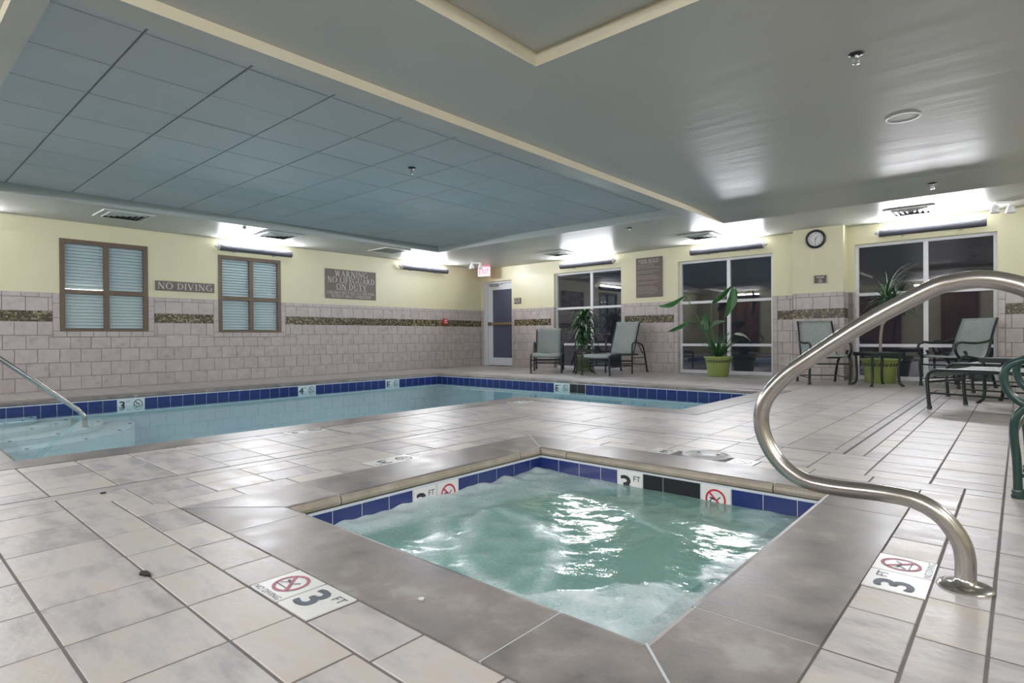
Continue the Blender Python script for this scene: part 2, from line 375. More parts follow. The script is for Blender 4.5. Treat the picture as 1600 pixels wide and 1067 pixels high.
# Roman capitals drawn from strokes (thick / thin stems, serifs, bowls)
def roman(body, height, spacing=0.12):
    T, t, S, sh = 0.13, 0.055, 0.30, 0.045
    polys = []; x = 0.0
    def stroke(ax, ay, bx, by, w):
        d = Vector((bx - ax, by - ay)); n = Vector((-d.y, d.x)).normalized() * w / 2
        polys.append([(ax - n.x, ay - n.y), (bx - n.x, by - n.y), (bx + n.x, by + n.y), (ax + n.x, ay + n.y)])
    def stem(cx, y0=0, y1=1, w=T, s0=True, s1=True, L=S):
        polys.append([(cx - w / 2, y0), (cx + w / 2, y0), (cx + w / 2, y1), (cx - w / 2, y1)])
        if s0: polys.append([(cx - L / 2, y0), (cx + L / 2, y0), (cx + L / 2, y0 + sh), (cx - L / 2, y0 + sh)])
        if s1: polys.append([(cx - L / 2, y1 - sh), (cx + L / 2, y1 - sh), (cx + L / 2, y1), (cx - L / 2, y1)])
    def arc(cx, cy, rx, ry, a0, a1, tx=T, ty=t, n=14):
        for i in range(n):
            u, v = math.radians(a0 + (a1 - a0) * i / n), math.radians(a0 + (a1 - a0) * (i + 1) / n)
            o = lambda a: (cx + rx * math.cos(a), cy + ry * math.sin(a)); q = lambda a: (cx + (rx - tx) * math.cos(a), cy + (ry - ty) * math.sin(a))
            polys.append([q(u), o(u), o(v), q(v)])
    def bar(x0, x1, y, h=t): polys.append([(x0, y - h / 2), (x1, y - h / 2), (x1, y + h / 2), (x0, y + h / 2)])
    def ser(cx, y, L=0.24): polys.append([(cx - L / 2, y), (cx + L / 2, y), (cx + L / 2, y + sh), (cx - L / 2, y + sh)])
    for ch in body:
        n0 = len(polys); w = 0.6
        if ch == 'I': stem(0.15); w = 0.3
        elif ch == 'N': stem(0.14, w=t, L=.24); stem(0.74, w=t, s0=False, L=.24); stroke(0.14, 1, 0.74, 0, T); w = 0.88
        elif ch == 'O': arc(0.43, 0.5, 0.43, 0.52, 0, 360, n=26); w = 0.86
        elif ch == 'D': stem(0.16); arc(0.22, 0.5, 0.56, 0.5, -90, 90); w = 0.8
        elif ch == 'V': stroke(0.1, 1, 0.4, 0, T); stroke(0.72, 1, 0.4, 0, t); ser(0.1, 1 - sh); ser(0.72, 1 - sh); w = 0.82
        elif ch == 'G': arc(0.45, 0.5, 0.45, 0.52, 45, 330, n=22); stem(0.74, 0.08, 0.46, s0=False, L=.26); w = 0.9
        elif ch == 'C': arc(0.44, 0.5, 0.44, 0.52, 45, 315, n=22); stroke(.76, .95, .76, .7, t); w = 0.82
        elif ch == 'W':
            for o in (0, 0.38): stroke(0.1 + o, 1, 0.33 + o, 0, T); stroke(0.52 + o, 1, 0.33 + o, 0, t)
            ser(0.1, 1 - sh); ser(0.48, 1 - sh); ser(0.9, 1 - sh); w = 1.02
        elif ch == 'A': stroke(0.4, 1, 0.12, 0, t); stroke(0.4, 1, 0.7, 0, T); bar(0.22, 0.6, 0.32); ser(0.1, 0); ser(0.7, 0); w = 0.82
        elif ch == 'R': stem(0.16); arc(0.22, 0.75, 0.38, 0.25, -90, 90); stroke(0.34, 0.5, 0.7, 0, T); ser(0.72, 0, .2); w = 0.8
        elif ch == 'P': stem(0.16); arc(0.22, 0.72, 0.4, 0.28, -90, 90); w = 0.64
        elif ch == 'L': stem(0.16); bar(0.1, 0.58, t / 2); stroke(0.57, 0, 0.57, 0.24, t); w = 0.62
        elif ch in 'EF':
            stem(0.16); bar(0.1, 0.56, 1 - t / 2); bar(0.2, 0.44, 0.52); stroke(0.55, 1, 0.55, 0.78, t); stroke(.44, .42, .44, .62, t)
            if ch == 'E': bar(0.1, 0.58, t / 2); stroke(0.57, 0, 0.57, 0.24, t)
            w = 0.62
        elif ch == 'U': stem(0.15, 0.35, 1, s0=False); stem(0.7, 0.35, 1, w=t, s0=False, L=.24); arc(0.42, 0.37, 0.335, 0.38, 180, 360, tx=.1); w = 0.84
        elif ch == 'T': stem(0.35, s1=False); bar(0.02, 0.68, 1 - t / 2); stroke(.04, 1, .04, .78, t); stroke(.66, 1, .66, .78, t); w = 0.7
        elif ch == 'Y': stroke(0.1, 1, 0.38, 0.48, T); stroke(0.68, 1, 0.38, 0.48, t); stem(0.38, 0, 0.5, s1=False); ser(.1, 1 - sh); ser(.68, 1 - sh); w = 0.78
        elif ch == 'H': stem(0.15); stem(0.7); bar(0.15, 0.7, 0.52); w = 0.85
        elif ch == 'M': stem(0.13, w=t, L=.22); stem(0.92); stroke(0.13, 1, 0.52, 0.05, T); stroke(0.92, 1, 0.52, 0.05, t); w = 1.06
        elif ch == 'S': arc(0.28, 0.745, 0.25, 0.265, 40, 270, tx=.1, n=12); arc(0.28, 0.255, 0.27, 0.265, -140, 90, tx=.1, n=12); w = 0.56
        elif ch == ' ': w = 0.28
        for p in polys[n0:]:
            for i in range(len(p)): p[i] = (p[i][0] + x, p[i][1])
        x += w + spacing
    W = x - spacing
    return [[((px - W / 2) * height, (py - 0.5) * height) for px, py in p] for p in polys], W * height
def put_polys(mb, polys, fn, mi=0):
    for p in polys: mb.add([fn(a, b) for a, b in p], [tuple(range(len(p)))], mi)

# ------------------------------------------------------------------ layout numbers
ZS, ZR, ZT = 2.455, 2.525, 2.57                 # soffit, raised ceiling, tile ceiling
RX, RY = 13.0, -13.2                            # far ends of the room behind the camera
P_L, P_R1, P_R2 = 1.667, 5.86, 7.89             # pool edges (x)
P_F, P_I, P_N = -2.926, -5.28, -9.96            # pool edges (y)
CW = 0.30                                       # pool coping width
S_X0, S_X1, S_Y0, S_Y1 = 8.07, 9.727, -9.37, -7.68
SO_X0, SO_X1, SO_Y0, SO_Y1 = 7.70, 10.05, -9.69, -7.35
R_X0, R_X1, R_Y0, R_Y1 = 7.55, 10.205, -9.85, -7.195  # ring of half tiles round the spa
TH = 0.012

# ------------------------------------------------------------------ floor
pool_holes = [(P_L - CW, P_R1 + CW, P_N - CW, P_F + CW), (P_R1, P_R2 + CW, P_I - CW + 0.02, P_F + CW)]
spa_hole = (SO_X0, SO_X1, SO_Y0, SO_Y1)
drains = [(7.035, 7.145, -10.9, -6.56), (7.035, 9.70, -6.67, -6.56), (9.59, 9.70, -6.67, -1.35)]
fl_mb = MB()
for (a, b, c, d) in rsub_all([(0, RX, RY, 0)], pool_holes + [spa_hole]):
    fl_mb.box(a, b, c, d, -0.12, -0.0024)
floor = fl_mb.build('floor', 'deck_grout')
tag(floor, 'pale stone tile pool deck around the pool and the spa', 'floor', kind='structure')

tiles = []
gx = [10.343 + 0.2725 * k for k in range(-39, 11)]
gy = [-10.285 + 0.2705 * k for k in range(-12, 40)]
zone = (P_R1 + CW, 7.035, RY, -6.56)                       # strip between pool coping and drain has its own courses
zone_x = [P_R1 + CW, 6.31, 6.60, 6.88, 7.035]
ring = (R_X0, R_X1, R_Y0, R_Y1)
holes = pool_holes + drains + [ring]
for i in range(len(gx) - 1):
    for j in range(len(gy) - 1):
        r = (max(gx[i], 0), min(gx[i + 1], RX), max(gy[j], RY), min(gy[j + 1], 0))
        if r[1] - r[0] < .02 or r[3] - r[2] < .02: continue
        tiles += rsub_all([r], holes + [zone])
for i in range(len(zone_x) - 1):
    for j in range(len(gy) - 1):
        r = (zone_x[i], zone_x[i + 1], max(gy[j], RY), min(gy[j + 1], -6.56))
        if r[3] - r[2] > .02: tiles += [r]
markers = []   # deck marker tiles (x0,x1,y0,y1,kind,angle)
def ring_side(joints, lo, hi, along_x, skip):
    js = [lo] + [j for j in joints if lo < j < hi] + [hi]
    return [(a, b) for a, b in zip(js[:-1], js[1:]) if not any(a >= s0 - .01 and b <= s1 + .01 for s0, s1 in skip)]
for a, b in ring_side([7.70, 7.985, 8.255, 8.53, 8.712, 9.034, 9.31, 9.58, 9.85, 10.05], R_X0, R_X1, True, [(8.712, 9.034)]): tiles.append((a, b, R_Y0, SO_Y0))
for a, b in ring_side([8.02, 8.30, 8.635, 8.80, 9.14, 9.29, 9.57, 9.84], R_X0, R_X1, True, [(8.635, 8.80), (9.14, 9.29), (8.80, 9.14)]): tiles.append((a, b, SO_Y1, R_Y1))
for a, b in ring_side([-9.41, -9.14, -8.88, -8.685, -8.365, -8.10, -7.83, -7.56], SO_Y0, SO_Y1, False, [(-8.685, -8.365)]): tiles.append((R_X0, SO_X0, a, b))
for a, b in ring_side([-9.41, -9.136, -8.864, -8.69, -8.37, -8.17, -7.91, -7.64], SO_Y0, SO_Y1, False, [(-8.69, -8.37)]): tiles.append((SO_X1, R_X1, a, b))
# three marker pairs lie in the courses beside the pool coping
pm = [(P_R1 + CW, P_R1 + CW + .155, -8.46, -8.14), (P_R1 + CW, P_R1 + CW + .155, -5.90, -5.58)]
tiles = [q for r in tiles for q in rsub_all([r], pm)]
tiles = [r for r in tiles if r[1] - r[0] > 0.025 and r[3] - r[2] > 0.025]
def area_px(r):
    ps = [project((x, y, 0)) for x in r[:2] for y in r[2:]]
    if any(p is None for p in ps): return 0
    cx = sum(p[0] for p in ps) / 4; cy = sum(p[1] for p in ps) / 4
    if not (-120 < cx < 1720 and 500 < cy < 1200): return 0
    A, B, D, C = ps
    return abs(sum(p[0] * q[1] - q[0] * p[1] for p, q in zip((A, B, C, D), (B, C, D, A)))) / 2
tiles.sort(key=area_px, reverse=True)
GAP = 0.0038
_tm = {}
def tile_mesh(w, d, matname, name):
    key = (round(w, 3), round(d, 3), matname)
    if key not in _tm:
        _tm[key] = MB().bevbox(-w / 2, w / 2, -d / 2, d / 2, -TH, 0, 0.0018).mesh(name, [matname])
    return _tm[key]
for r in tiles[:295]:
    w, d = r[1] - r[0] - 2 * GAP, r[3] - r[2] - 2 * GAP
    link('floor_tile', tile_mesh(w, d, 'deck_tile', 'floor_tile'), floor, ((r[0] + r[1]) / 2, (r[2] + r[3]) / 2, random.uniform(-.0008, .0006)))
mb = MB()
for r in tiles[295:]:
    z = random.uniform(-.0008, .0004)
    mb.bevbox(r[0] + GAP, r[1] - GAP, r[2] + GAP, r[3] - GAP, -TH, z, 0.0018)
mb.build('floor_tile_field', 'deck_tile_far', floor, kind='stuff')

def marker_tile(parent, fn, size, kind, base='marker_white', ink='marker_grey', red='marker_pink', name='depth_marker_tile', text='3', small='FT'):
    """fn(a,b,h): a right, b up in the tile plane, h out of it"""
    s = size / 2 - 0.003
    b = MB(); b.add([fn(-s, -s, -.01), fn(s, -s, -.01), fn(s, s, -.01), fn(-s, s, -.01), fn(-s, -s, .001), fn(s, -s, .001), fn(s, s, .001), fn(-s, s, .001)],
              [(0, 3, 2, 1), (4, 5, 6, 7), (0, 1, 5, 4), (1, 2, 6, 5), (2, 3, 7, 6), (3, 0, 4, 7)], 0)
    t = b.build(name, base, parent)
    k = MB(); h = .0022
    if kind == 'num':
        v, f = text_polys(text, size * 0.82)
        for q in range(9):      # heavy numeral: repeated strikes round a small circle
            ox, oy = (size * .026 * math.cos(q * .7854), size * .022 * math.sin(q * .7854)) if q < 8 else (0, 0)
            k.add([fn((x * 1.25) - size * .15 + ox, y * 1.04 - size * .02 + oy, h - .0001 * q) for x, y, _ in v], f, 0)
        v, f = text_polys(small, size * 0.27)
        k.add([fn(x + size * .28, y + size * .25, h) for x, y, _ in v], f, 0)
        k.build('depth_lettering', ink, t)
    elif kind == 'ban':
        R, n = size * .34, 28
        cy = size * .06
        for i in range(n):
            a0, a1 = 2 * math.pi * i / n, 2 * math.pi * (i + 1) / n
            k.add([fn(R * math.cos(a), R * math.sin(a) + cy, h) for a in (a0, a1)] + [fn(R * .82 * math.cos(a), R * .82 * math.sin(a) + cy, h) for a in (a1, a0)], [(0, 1, 2, 3)], 0)
        def seg(x0, y0, x1, y1, w, mi, hh):
            d = Vector((x1 - x0, y1 - y0)); q = Vector((-d.y, d.x)).normalized() * w / 2
            k.add([fn((x0 - q.x) * R, (y0 - q.y) * R + cy, hh), fn((x1 - q.x) * R, (y1 - q.y) * R + cy, hh), fn((x1 + q.x) * R, (y1 + q.y) * R + cy, hh), fn((x0 + q.x) * R, (y0 + q.y) * R + cy, hh)], [(0, 1, 2, 3)], mi)
        seg(-.65, .65, .65, -.65, .16, 0, h + .0006)
        seg(-.55, .15, .1, -.05, .15, 1, h); seg(.1, -.05, .5, -.45, .1, 1, h); seg(.1, -.05, .45, .3, .1, 1, h); seg(-.3, .1, -.62, -.3, .09, 1, h); seg(-.7, -.45, .6, -.5, .06, 1, h)
        k.build('no_diving_symbol', [red, ink], t)
        if small == 'NO DIVING':
            v, f = text_polys('NO DIVING', size * .17)
            MB().add([fn(x, y - size * .41, h) for x, y, _ in v], f, 0).build('no_diving_lettering', ink, t)
    return t
def deck_marker(cx, cy, ang, size, kind, **kw):
    c, s_ = math.cos(ang), math.sin(ang)
    return marker_tile(floor, lambda a, b, h: (cx + a * c - b * s_, cy + a * s_ + b * c, h), size, kind, **kw)
deck_marker(8.792, -9.77, 0, 0.157, 'ban', small='NO DIVING')
deck_marker(8.952, -9.77, 0, 0.157, 'num')
for o_ in (0,):
    deck_marker(10.128, -8.61, math.pi / 2, 0.157, 'num'); deck_marker(10.128, -8.45, math.pi / 2, 0.157, 'ban', small='NO DIVING')
deck_marker(7.625, -8.605, -math.pi / 2, 0.155, 'num'); deck_marker(7.625, -8.445, -math.pi / 2, 0.155, 'ban', red='marker_grey')
deck_marker(8.717, -7.272, math.pi, 0.155, 'num'); deck_marker(9.215, -7.272, math.pi, 0.148, 'ban', red='skimmer_grey', ink='skimmer_grey')
for y0 in (-8.30, -5.74):
    deck_marker(P_R1 + CW + .078, y0 - .08, math.pi / 2, 0.153, 'num', text='3' if y0 < -7 else '5'); deck_marker(P_R1 + CW + .078, y0 + .08, math.pi / 2, 0.153, 'ban', red='marker_grey')

def drain(path, label):
    t = thing('deck_drain', label, 'drain', (path[0], path[2], 0))
    lx, ly = path[1] - path[0], path[3] - path[2]
    b = MB(); k = MB(); long_y = ly > lx
    L = ly if long_y else lx; W = lx if long_y else ly
    def fx(u0, u1, v0, v1, z0, z1, m):
        if long_y: m.box(v0, v1, u0, u1, z0, z1)
        else: m.box(u0, u1, v0, v1, z0, z1)
    fx(0.003, L - .003, 0.014, W - .004, -.012, -0.0005, b)
    n = int(L / 0.03)
    for i in range(n): fx(0.01 + i * .03, 0.024 + i * .03, 0.010, 0.015, -.012, -.001, b)   # comb teeth along the slot
    fx(0.0, L, 0.001, 0.0125, -.0068, -.0009, k)
    b.build('cover', 'drain_cream' if 0 else 'deck_tile_far', t); k.build('slot', 'dark_void', t)
drain(drains[0], 'long slotted deck drain running beside the pool towards the left')
drain((7.145, 9.59, -6.67, -6.56), 'slotted deck drain crossing between the spa and the short pool end')
drain((9.59, 9.70, -6.67, -1.35), 'slotted deck drain running towards the window with the spiky plant')

# ------------------------------------------------------------------ pool and spa
def coping(parent, i0, i1, o0, o1, T=0.05, nose=True, name='coping_stone', mats=('coping_stone', 'coping_nose')):
    """one stone between inner edge i0-i1 and outer edge o0-o1, bullnose on the inner edge"""
    i0, i1, o0, o1 = [Vector((*p, 0)) for p in (i0, i1, o0, o1)]
    n0 = (i0 - o0); n1 = (i1 - o1)
    c = (i0 + i1 + o0 + o1) / 4
    g = 0.0025; tdir = (i1 - i0).normalized()
    i0, o0, i1, o1 = i0 + tdir * g, o0 + tdir * g, i1 - tdir * g, o1 - tdir * g
    w = abs((i0 - o0).cross(tdir).z)
    prof = []; R = T / 2
    for k in range(7):
        a = math.radians(-90 + 180 * k / 6)
        prof.append(((w - R + R * math.cos(a)) / w, -R + R * math.sin(a)))
    prof = [(0.0, -T)] + prof + [(0.0, 0.0)]
    mb = MB()
    ring0 = [o0.lerp(i0, u) + Vector((0, 0, z)) - c for u, z in prof]; ring1 = [o1.lerp(i1, u) + Vector((0, 0, z)) - c for u, z in prof]
    n = len(prof)
    for k in range(n):
        j = (k + 1) % n
        mb.add([ring0[k], ring1[k], ring1[j], ring0[j]], [(0, 1, 2, 3)], 1 if 2 <= k <= 5 and nose else 0, 1 <= k <= 6)
    mb.add(ring0, [tuple(range(n))], 0); mb.add(ring1, [tuple(range(n - 1, -1, -1))], 0)
    return mb.build(name, list(mats), parent, c + Vector((0, 0, 0.002)))
def lerp2(a, b, t): return (a[0] + (b[0] - a[0]) * t, a[1] + (b[1] - a[1]) * t)
def coping_run(parent, ia, ib, oa, ob, cuts, **kw):
    """cuts: joint positions as lengths along the inner edge (square joints between, mitres at the ends)"""
    L = (Vector(ib) - Vector(ia)).length; d = (Vector(ib) - Vector(ia)) / L
    nrm = Vector((-d.y, d.x)); off = (Vector(oa) - Vector(ia)).dot(nrm)
    cuts = [0] + cuts + [L]
    for a, b in zip(cuts[:-1], cuts[1:]):
        pi0 = Vector(ia) + d * a; pi1 = Vector(ia) + d * b
        po0 = Vector(oa) if a == 0 else pi0 + nrm * off
        po1 = Vector(ob) if b == L else pi1 + nrm * off
        coping(parent, tuple(pi0), tuple(pi1), tuple(po0), tuple(po1), **kw)
        if b != L: joint_lines.append((pi1, po1))
joint_lines = []

pool = thing('swimming_pool', 'L-shaped swimming pool with blue waterline tiles and grey coping', 'swimming pool', (0, 0, 0))
PC = [(P_L, P_N), (P_R1, P_N), (P_R1, P_I), (P_R2, P_I), (P_R2, P_F), (P_L, P_F)]
PO = [(P_L - CW, P_N - CW), (P_R1 + CW, P_N - CW), (P_R1 + CW, P_I - CW + .02), (P_R2 + CW, P_I - CW + .02), (P_R2 + CW, P_F + CW), (P_L - CW, P_F + CW)]
for k in range(6):
    a, b = PC[k], PC[(k + 1) % 6]; L = (Vector(b) - Vector(a)).length; n = max(1, round(L / 0.92))
    mats_ = ('coping_stone', 'coping_stone')
    coping_run(pool, a, b, PO[k], PO[(k + 1) % 6], [L * i / n for i in range(1, n)], mats=mats_, nose=False)
# grout lines between the coping stones
mb = MB()
def jline(mb, p, q, w=0.0035, z=0.0005):
    d = (q - p).normalized(); n = Vector((-d.y, d.x)) * w; p = p + d * 0.02
    mb.box(min(p.x, q.x) - abs(n.x), max(p.x, q.x) + abs(n.x), min(p.y, q.y) - abs(n.y), max(p.y, q.y) + abs(n.y), -.04, z)
for p, q in joint_lines: jline(mb, p, q, 0.0028)
mb.build('coping_grout', 'grout_white', pool, kind='stuff')
joint_lines.clear()
# basin
ZW, ZF = -0.135, -0.78
mb = MB()
for k in range(6):
    a, b = PC[k], PC[(k + 1) % 6]
    mb.quad((*a, ZF), (*b, ZF), (*b, -0.045), (*a, -0.045))
mb.quad((P_L, P_N, ZF), (P_R1, P_N, ZF), (P_R1, P_F, ZF), (P_L, P_F, ZF)); mb.quad((P_R1, P_I, ZF), (P_R2, P_I, ZF), (P_R2, P_F, ZF), (P_R1, P_F, ZF))
mb.build('basin', 'pool_plaster', pool)
# waterline tiles + grout backing
def wl_tile(parent, p, d, n, size, u, matname='pool_blue', zt=-0.05):
    """blue tile on a pool wall: p start of wall, d along, n inward normal"""
    key = ('wl', round(d[0]), round(d[1]), round(n[0]), round(n[1]), size)
    if key not in _tm:
        m = MB(); s = size / 2 - .0022
        m.bevbox(-s, s, -s, s, 0.0, .007, .002)
        m.map(lambda a, b, h: (a * d[0] + h * n[0], a * d[1] + h * n[1], b)); _tm[key] = m.mesh('waterline_tile', ['pool_blue'])
    link('waterline_tile', _tm[key], parent, (p[0] + d[0] * u, p[1] + d[1] * u, zt - size / 2))
def waterline(parent, corners, size, skips, zt=-0.05, visible=None):
    gm = MB()
    N = len(corners)
    for k in range(N):
        a, b = Vector(corners[k]), Vector(corners[(k + 1) % N]); L = (b - a).length; d = (b - a) / L; n = Vector((-d.y, d.x))
        e = 0.0035
        gm.quad((*(a + n * e), zt - size - .01), (*(b + n * e), zt - size - .01), (*(b + n * e), zt + .01), (*(a + n * e), zt + .01))
        if visible and k not in visible: continue
        start, sk = skips.get(k, (0.0, []))
        free = [(0.0, L)]
        for s0, s1 in sk: free = [q for f0, f1 in free for q in ((f0, min(f1, s0)), (max(f0, s1), f1)) if q[1] - q[0] > .012]
        for f0, f1 in free:
            u = start - size * math.ceil((start - f0) / size + 1)
            while u < f1:
                u0, u1 = max(u, f0), min(u + size, f1); u += size
                if u1 - u0 < .012: continue
                if u1 - u0 > size - .001: wl_tile(parent, a, d, n, size, (u0 + u1) / 2, zt=zt)
                else:
                    hw = (u1 - u0) / 2 - .0022; hz = size / 2 - .0022
                    m = MB().bevbox(-hw, hw, -hz, hz, 0, .007, .002).map(lambda x, y, h: (x * d.x + h * n.x, x * d.y + h * n.y, y))
                    m.build('waterline_tile', 'pool_blue', parent, (*(a + d * (u0 + u1) / 2), zt - size / 2))
    gm.build('waterline_grout', 'grout_white', parent)
TS = 0.155
# wall 5 is the left wall side (runs from P_F back to P_N), wall 4 the far side (runs from P_R2 to P_L)
uL = lambda y: P_F - y
uF = lambda x: P_R2 - x
waterline(pool, PC, TS, {5: (uL(-7.926), [(uL(-8.08), uL(-8.39)), (uL(-5.60), uL(-5.91)), (uL(-3.895), uL(-4.205))]),
                         4: (uF(4.42), [(uF(5.198), uF(4.565))])}, visible=(4, 5, 3))
def wall_marker(parent, c, d, n, kind, **kw):
    marker_tile(parent, lambda a, b, h: (c[0] + d[0] * a + n[0] * (h + .006), c[1] + d[1] * a + n[1] * (h + .006), c[2] + b), TS, kind, base='marker_wet', ink='marker_black', red='marker_black', **kw)
for y, tx in ((-8.235, '3'), (-5.755, '4'), (-4.05, 'E')):
    wall_marker(pool, (P_L, y - TS / 2, -.05 - TS / 2), (0, 1), (1, 0), 'num', text=tx)
    wall_marker(pool, (P_L, y + TS / 2, -.05 - TS / 2), (0, 1), (1, 0), 'ban')
wall_marker(pool, (4.65, P_F, -.05 - TS / 2), (1, 0), (0, -1), 'num', text='E'); wall_marker(pool, (4.805, P_F, -.05 - TS / 2), (1, 0), (0, -1), 'ban')
def skimmer(parent, x0, x1, y, mid, zt=-.05, h=.14):
    b = MB(); b.box(x0, x1, y - .0046, y + .0, zt - h, zt)
    b.build('skimmer_mouth', 'dark_void', parent)
    MB().box(mid - .003, mid + .003, y - .009, y - .002, zt - h, zt).build('skimmer_post', 'metal_grey', parent)
skimmer(pool, 4.888, 5.19, P_F, 5.04)
# corner steps: quarter rounds
for k, (r, z) in enumerate(((0.75, -.17), (1.07, -.22), (1.38, -.27), (1.70, -.32))):
    n = 18; c = (P_L, P_N)
    arc = [(c[0] + r * math.sin(math.pi / 2 * i / n), c[1] + r * math.cos(math.pi / 2 * i / n)) for i in range(n + 1)]
    m = MB(); m.add([(*c, z)] + [(*p, z) for p in arc], [tuple([0] + list(range(n + 1, 0, -1)))], 0)
    for i in range(n): m.quad((*arc[i], ZF), (*arc[i + 1], ZF), (*arc[i + 1], z), (*arc[i], z))
    st = m.build('pool_step', 'step_white', pool)
    q = MB()
    for i in range(3, 16, 4):
        a = math.pi / 2 * i / n; x, y = c[0] + (r - .05) * math.sin(a), c[1] + (r - .05) * math.cos(a)
        q.box(x - .03, x + .03, y - .012, y + .012, z, z + .004)
    q.build('step_grip', 'marker_grey', st)
wm = MB()
wm.quad((P_L, P_N, ZW), (P_R1, P_N, ZW), (P_R1, P_F, ZW), (P_L, P_F, ZW)); wm.quad((P_R1, P_I, ZW), (P_R2, P_I, ZW), (P_R2, P_F, ZW), (P_R1, P_F, ZW))
tag(wm.build('pool_water', 'pool_water'), 'calm blue water filling the L-shaped pool', 'water', kind='stuff')

spa = thing('hot_tub', 'sunken square hot tub with wide brown-grey coping in the foreground', 'hot tub', (0, 0, 0))
SI = [(S_X0, S_Y0), (S_X1, S_Y0), (S_X1, S_Y1), (S_X0, S_Y1)]
SO = [(SO_X0, SO_Y0), (SO_X1, SO_Y0), (SO_X1, SO_Y1), (SO_X0, SO_Y1)]
scuts = [[0.13, 9.498 - S_X0], [S_Y0 * -1 - 9.135, -7.89 - S_Y0], [S_X1 - 9.50, S_X1 - 8.27], [-7.88 * 1 - S_Y1 + .4, 0]]
scuts = [[0.13, 1.428], [0.235, 1.48], [0.227, 1.457], [0.20, 1.46]]
for k in range(4):
    coping_run(spa, SI[k], SI[(k + 1) % 4], SO[k], SO[(k + 1) % 4], scuts[k], T=0.055)
mb = MB()
for p, q in joint_lines: jline(mb, p, q, 0.0032, 0.001)
for a, b in zip(SI, SO):   # mitre joints
    p, q = Vector(a), Vector(b); d = (q - p).normalized(); n = Vector((-d.y, d.x)) * .0035; p = p + d * .02; q = q - d * .0
    mb.quad((*(p - n), .0028), (*(q - n), .0028), (*(q + n), .0028), (*(p + n), .0028))
mb.build('coping_grout', 'grout_white', spa, kind='stuff')
joint_lines.clear()
ZSW = -0.134
mb = MB()
for k in range(4):
    a, b = SI[k], SI[(k + 1) % 4]; mb.quad((*a, -.9), (*b, -.9), (*b, -.045), (*a, -.045))
mb.quad((S_X0, S_Y0, -.9), (S_X1, S_Y0, -.9), (S_X1, S_Y1, -.9), (S_X0, S_Y1, -.9))
mb.build('basin', 'pool_plaster', spa)
vX = lambda x: S_X1 - x          # far side runs from S_X1 to S_X0
vY = lambda y: S_Y1 - y          # left side runs from S_Y1 to S_Y0
waterline(spa, SI, TS, {2: (vX(9.456), [(vX(9.301), vX(8.64))]),
                        3: (vY(-8.414), [(vY(-8.414), vY(-8.733))])}, zt=-.055, visible=(2, 3))
def spa_marker(c, d, n, kind, **kw):
    marker_tile(spa, lambda a, b, h: (c[0] + d[0] * a + n[0] * (h + .006), c[1] + d[1] * a + n[1] * (h + .006), c[2] + b), kw.pop('size', TS), kind, ink='marker_black', red='marker_red', **kw)
spa_marker((S_X0, -8.655, -.055 - TS / 2), (0, 1), (1, 0), 'num'); spa_marker((S_X0, -8.492, -.055 - TS / 2), (0, 1), (1, 0), 'ban')
spa_marker((8.722, S_Y1, -.055 - TS / 2), (1, 0), (0, -1), 'num', size=.164); spa_marker((9.222, S_Y1, -.055 - TS / 2), (1, 0), (0, -1), 'ban', size=.158)
skimmer(spa, 8.807, 9.138, S_Y1, 8.93, -.055, .16)

# bubbling spa water: real waves, foam mask stored per vertex
def seg_d(px, py, pts, closed=False):
    best = 9.0; n = len(pts)
    for i in range(n if closed else n - 1):
        ax, ay = pts[i]; bx, by = pts[(i + 1) % n]; dx, dy = bx - ax, by - ay; q = dx * dx + dy * dy
        t = max(0.0, min(1.0, ((px - ax) * dx + (py - ay) * dy) / q)) if q else 0
        best = min(best, (px - ax - t * dx) ** 2 + (py - ay - t * dy) ** 2)
    return math.sqrt(best)
def inside(px, py, pts):
    c = False; j = len(pts) - 1
    for i in range(len(pts)):
        if (pts[i][1] > py) != (pts[j][1] > py) and px < (pts[j][0] - pts[i][0]) * (py - pts[i][1]) / (pts[j][1] - pts[i][1]) + pts[i][0]: c = not c
        j = i
    return c
def region(px, py, pts, soft):
    d = seg_d(px, py, pts, True) * (1 if inside(px, py, pts) else -1)
    t = max(0.0, min(1.0, d / soft + .5)); return t * t * (3 - 2 * t)
FOAM_LEFT = [(-.1, -.1), (.30, -.1), (.30, .123), (.20, .25), (.19, .40), (.202, .522), (.197, .584), (.23, .732), (.291, .808), (.394, .918), (.42, 1.1), (-.1, 1.1)]
FOAM_POCKET = [(.10, .0), (.13, .201), (.140, .287), (.139, .386), (.214, .263), (.265, .15), (.26, .0)]
FOAM_SHEET = [(.40, -.1), (.45, .05), (.552, .119), (.654, .143), (.708, .179), (.748, .232), (.789, .286), (.823, .304), (.826, .337), (.855, .351), (.848, .409), (.865, .467), (.89, .512), (.933, .649), (1.1, .72), (1.1, -.1)]
FOAM_RIGHT = [(.777, .932), (.855, .76), (.92, .665), (1.1, .65), (1.1, 1.1), (.80, 1.1)]
RING = [(.394, .446), (.442, .469), (.526, .395), (.603, .297), (.655, .225), (.669, .166), (.619, .124), (.558, .113), (.501, .13), (.424, .173), (.362, .23), (.293, .329), (.218, .451)]
STREAKS = [([(.394, .446), (.442, .469), (.526, .395), (.603, .297), (.655, .225), (.669, .166)], .030, .62), ([(.218, .451), (.293, .329), (.362, .23), (.424, .173), (.501, .13), (.558, .113), (.619, .124)], .040, .60),
           ([(.17, .334), (.285, .225), (.341, .157), (.35, .08)], .060, .62), ([(.239, .51), (.334, .488), (.42, .468)], .035, .50), ([(.547, .784), (.622, .688), (.706, .654)], .016, .38)]
HOLES = [(.86, .44, .022), (.875, .385, .03), (.93, .42, .02), (.95, .26, .018)]
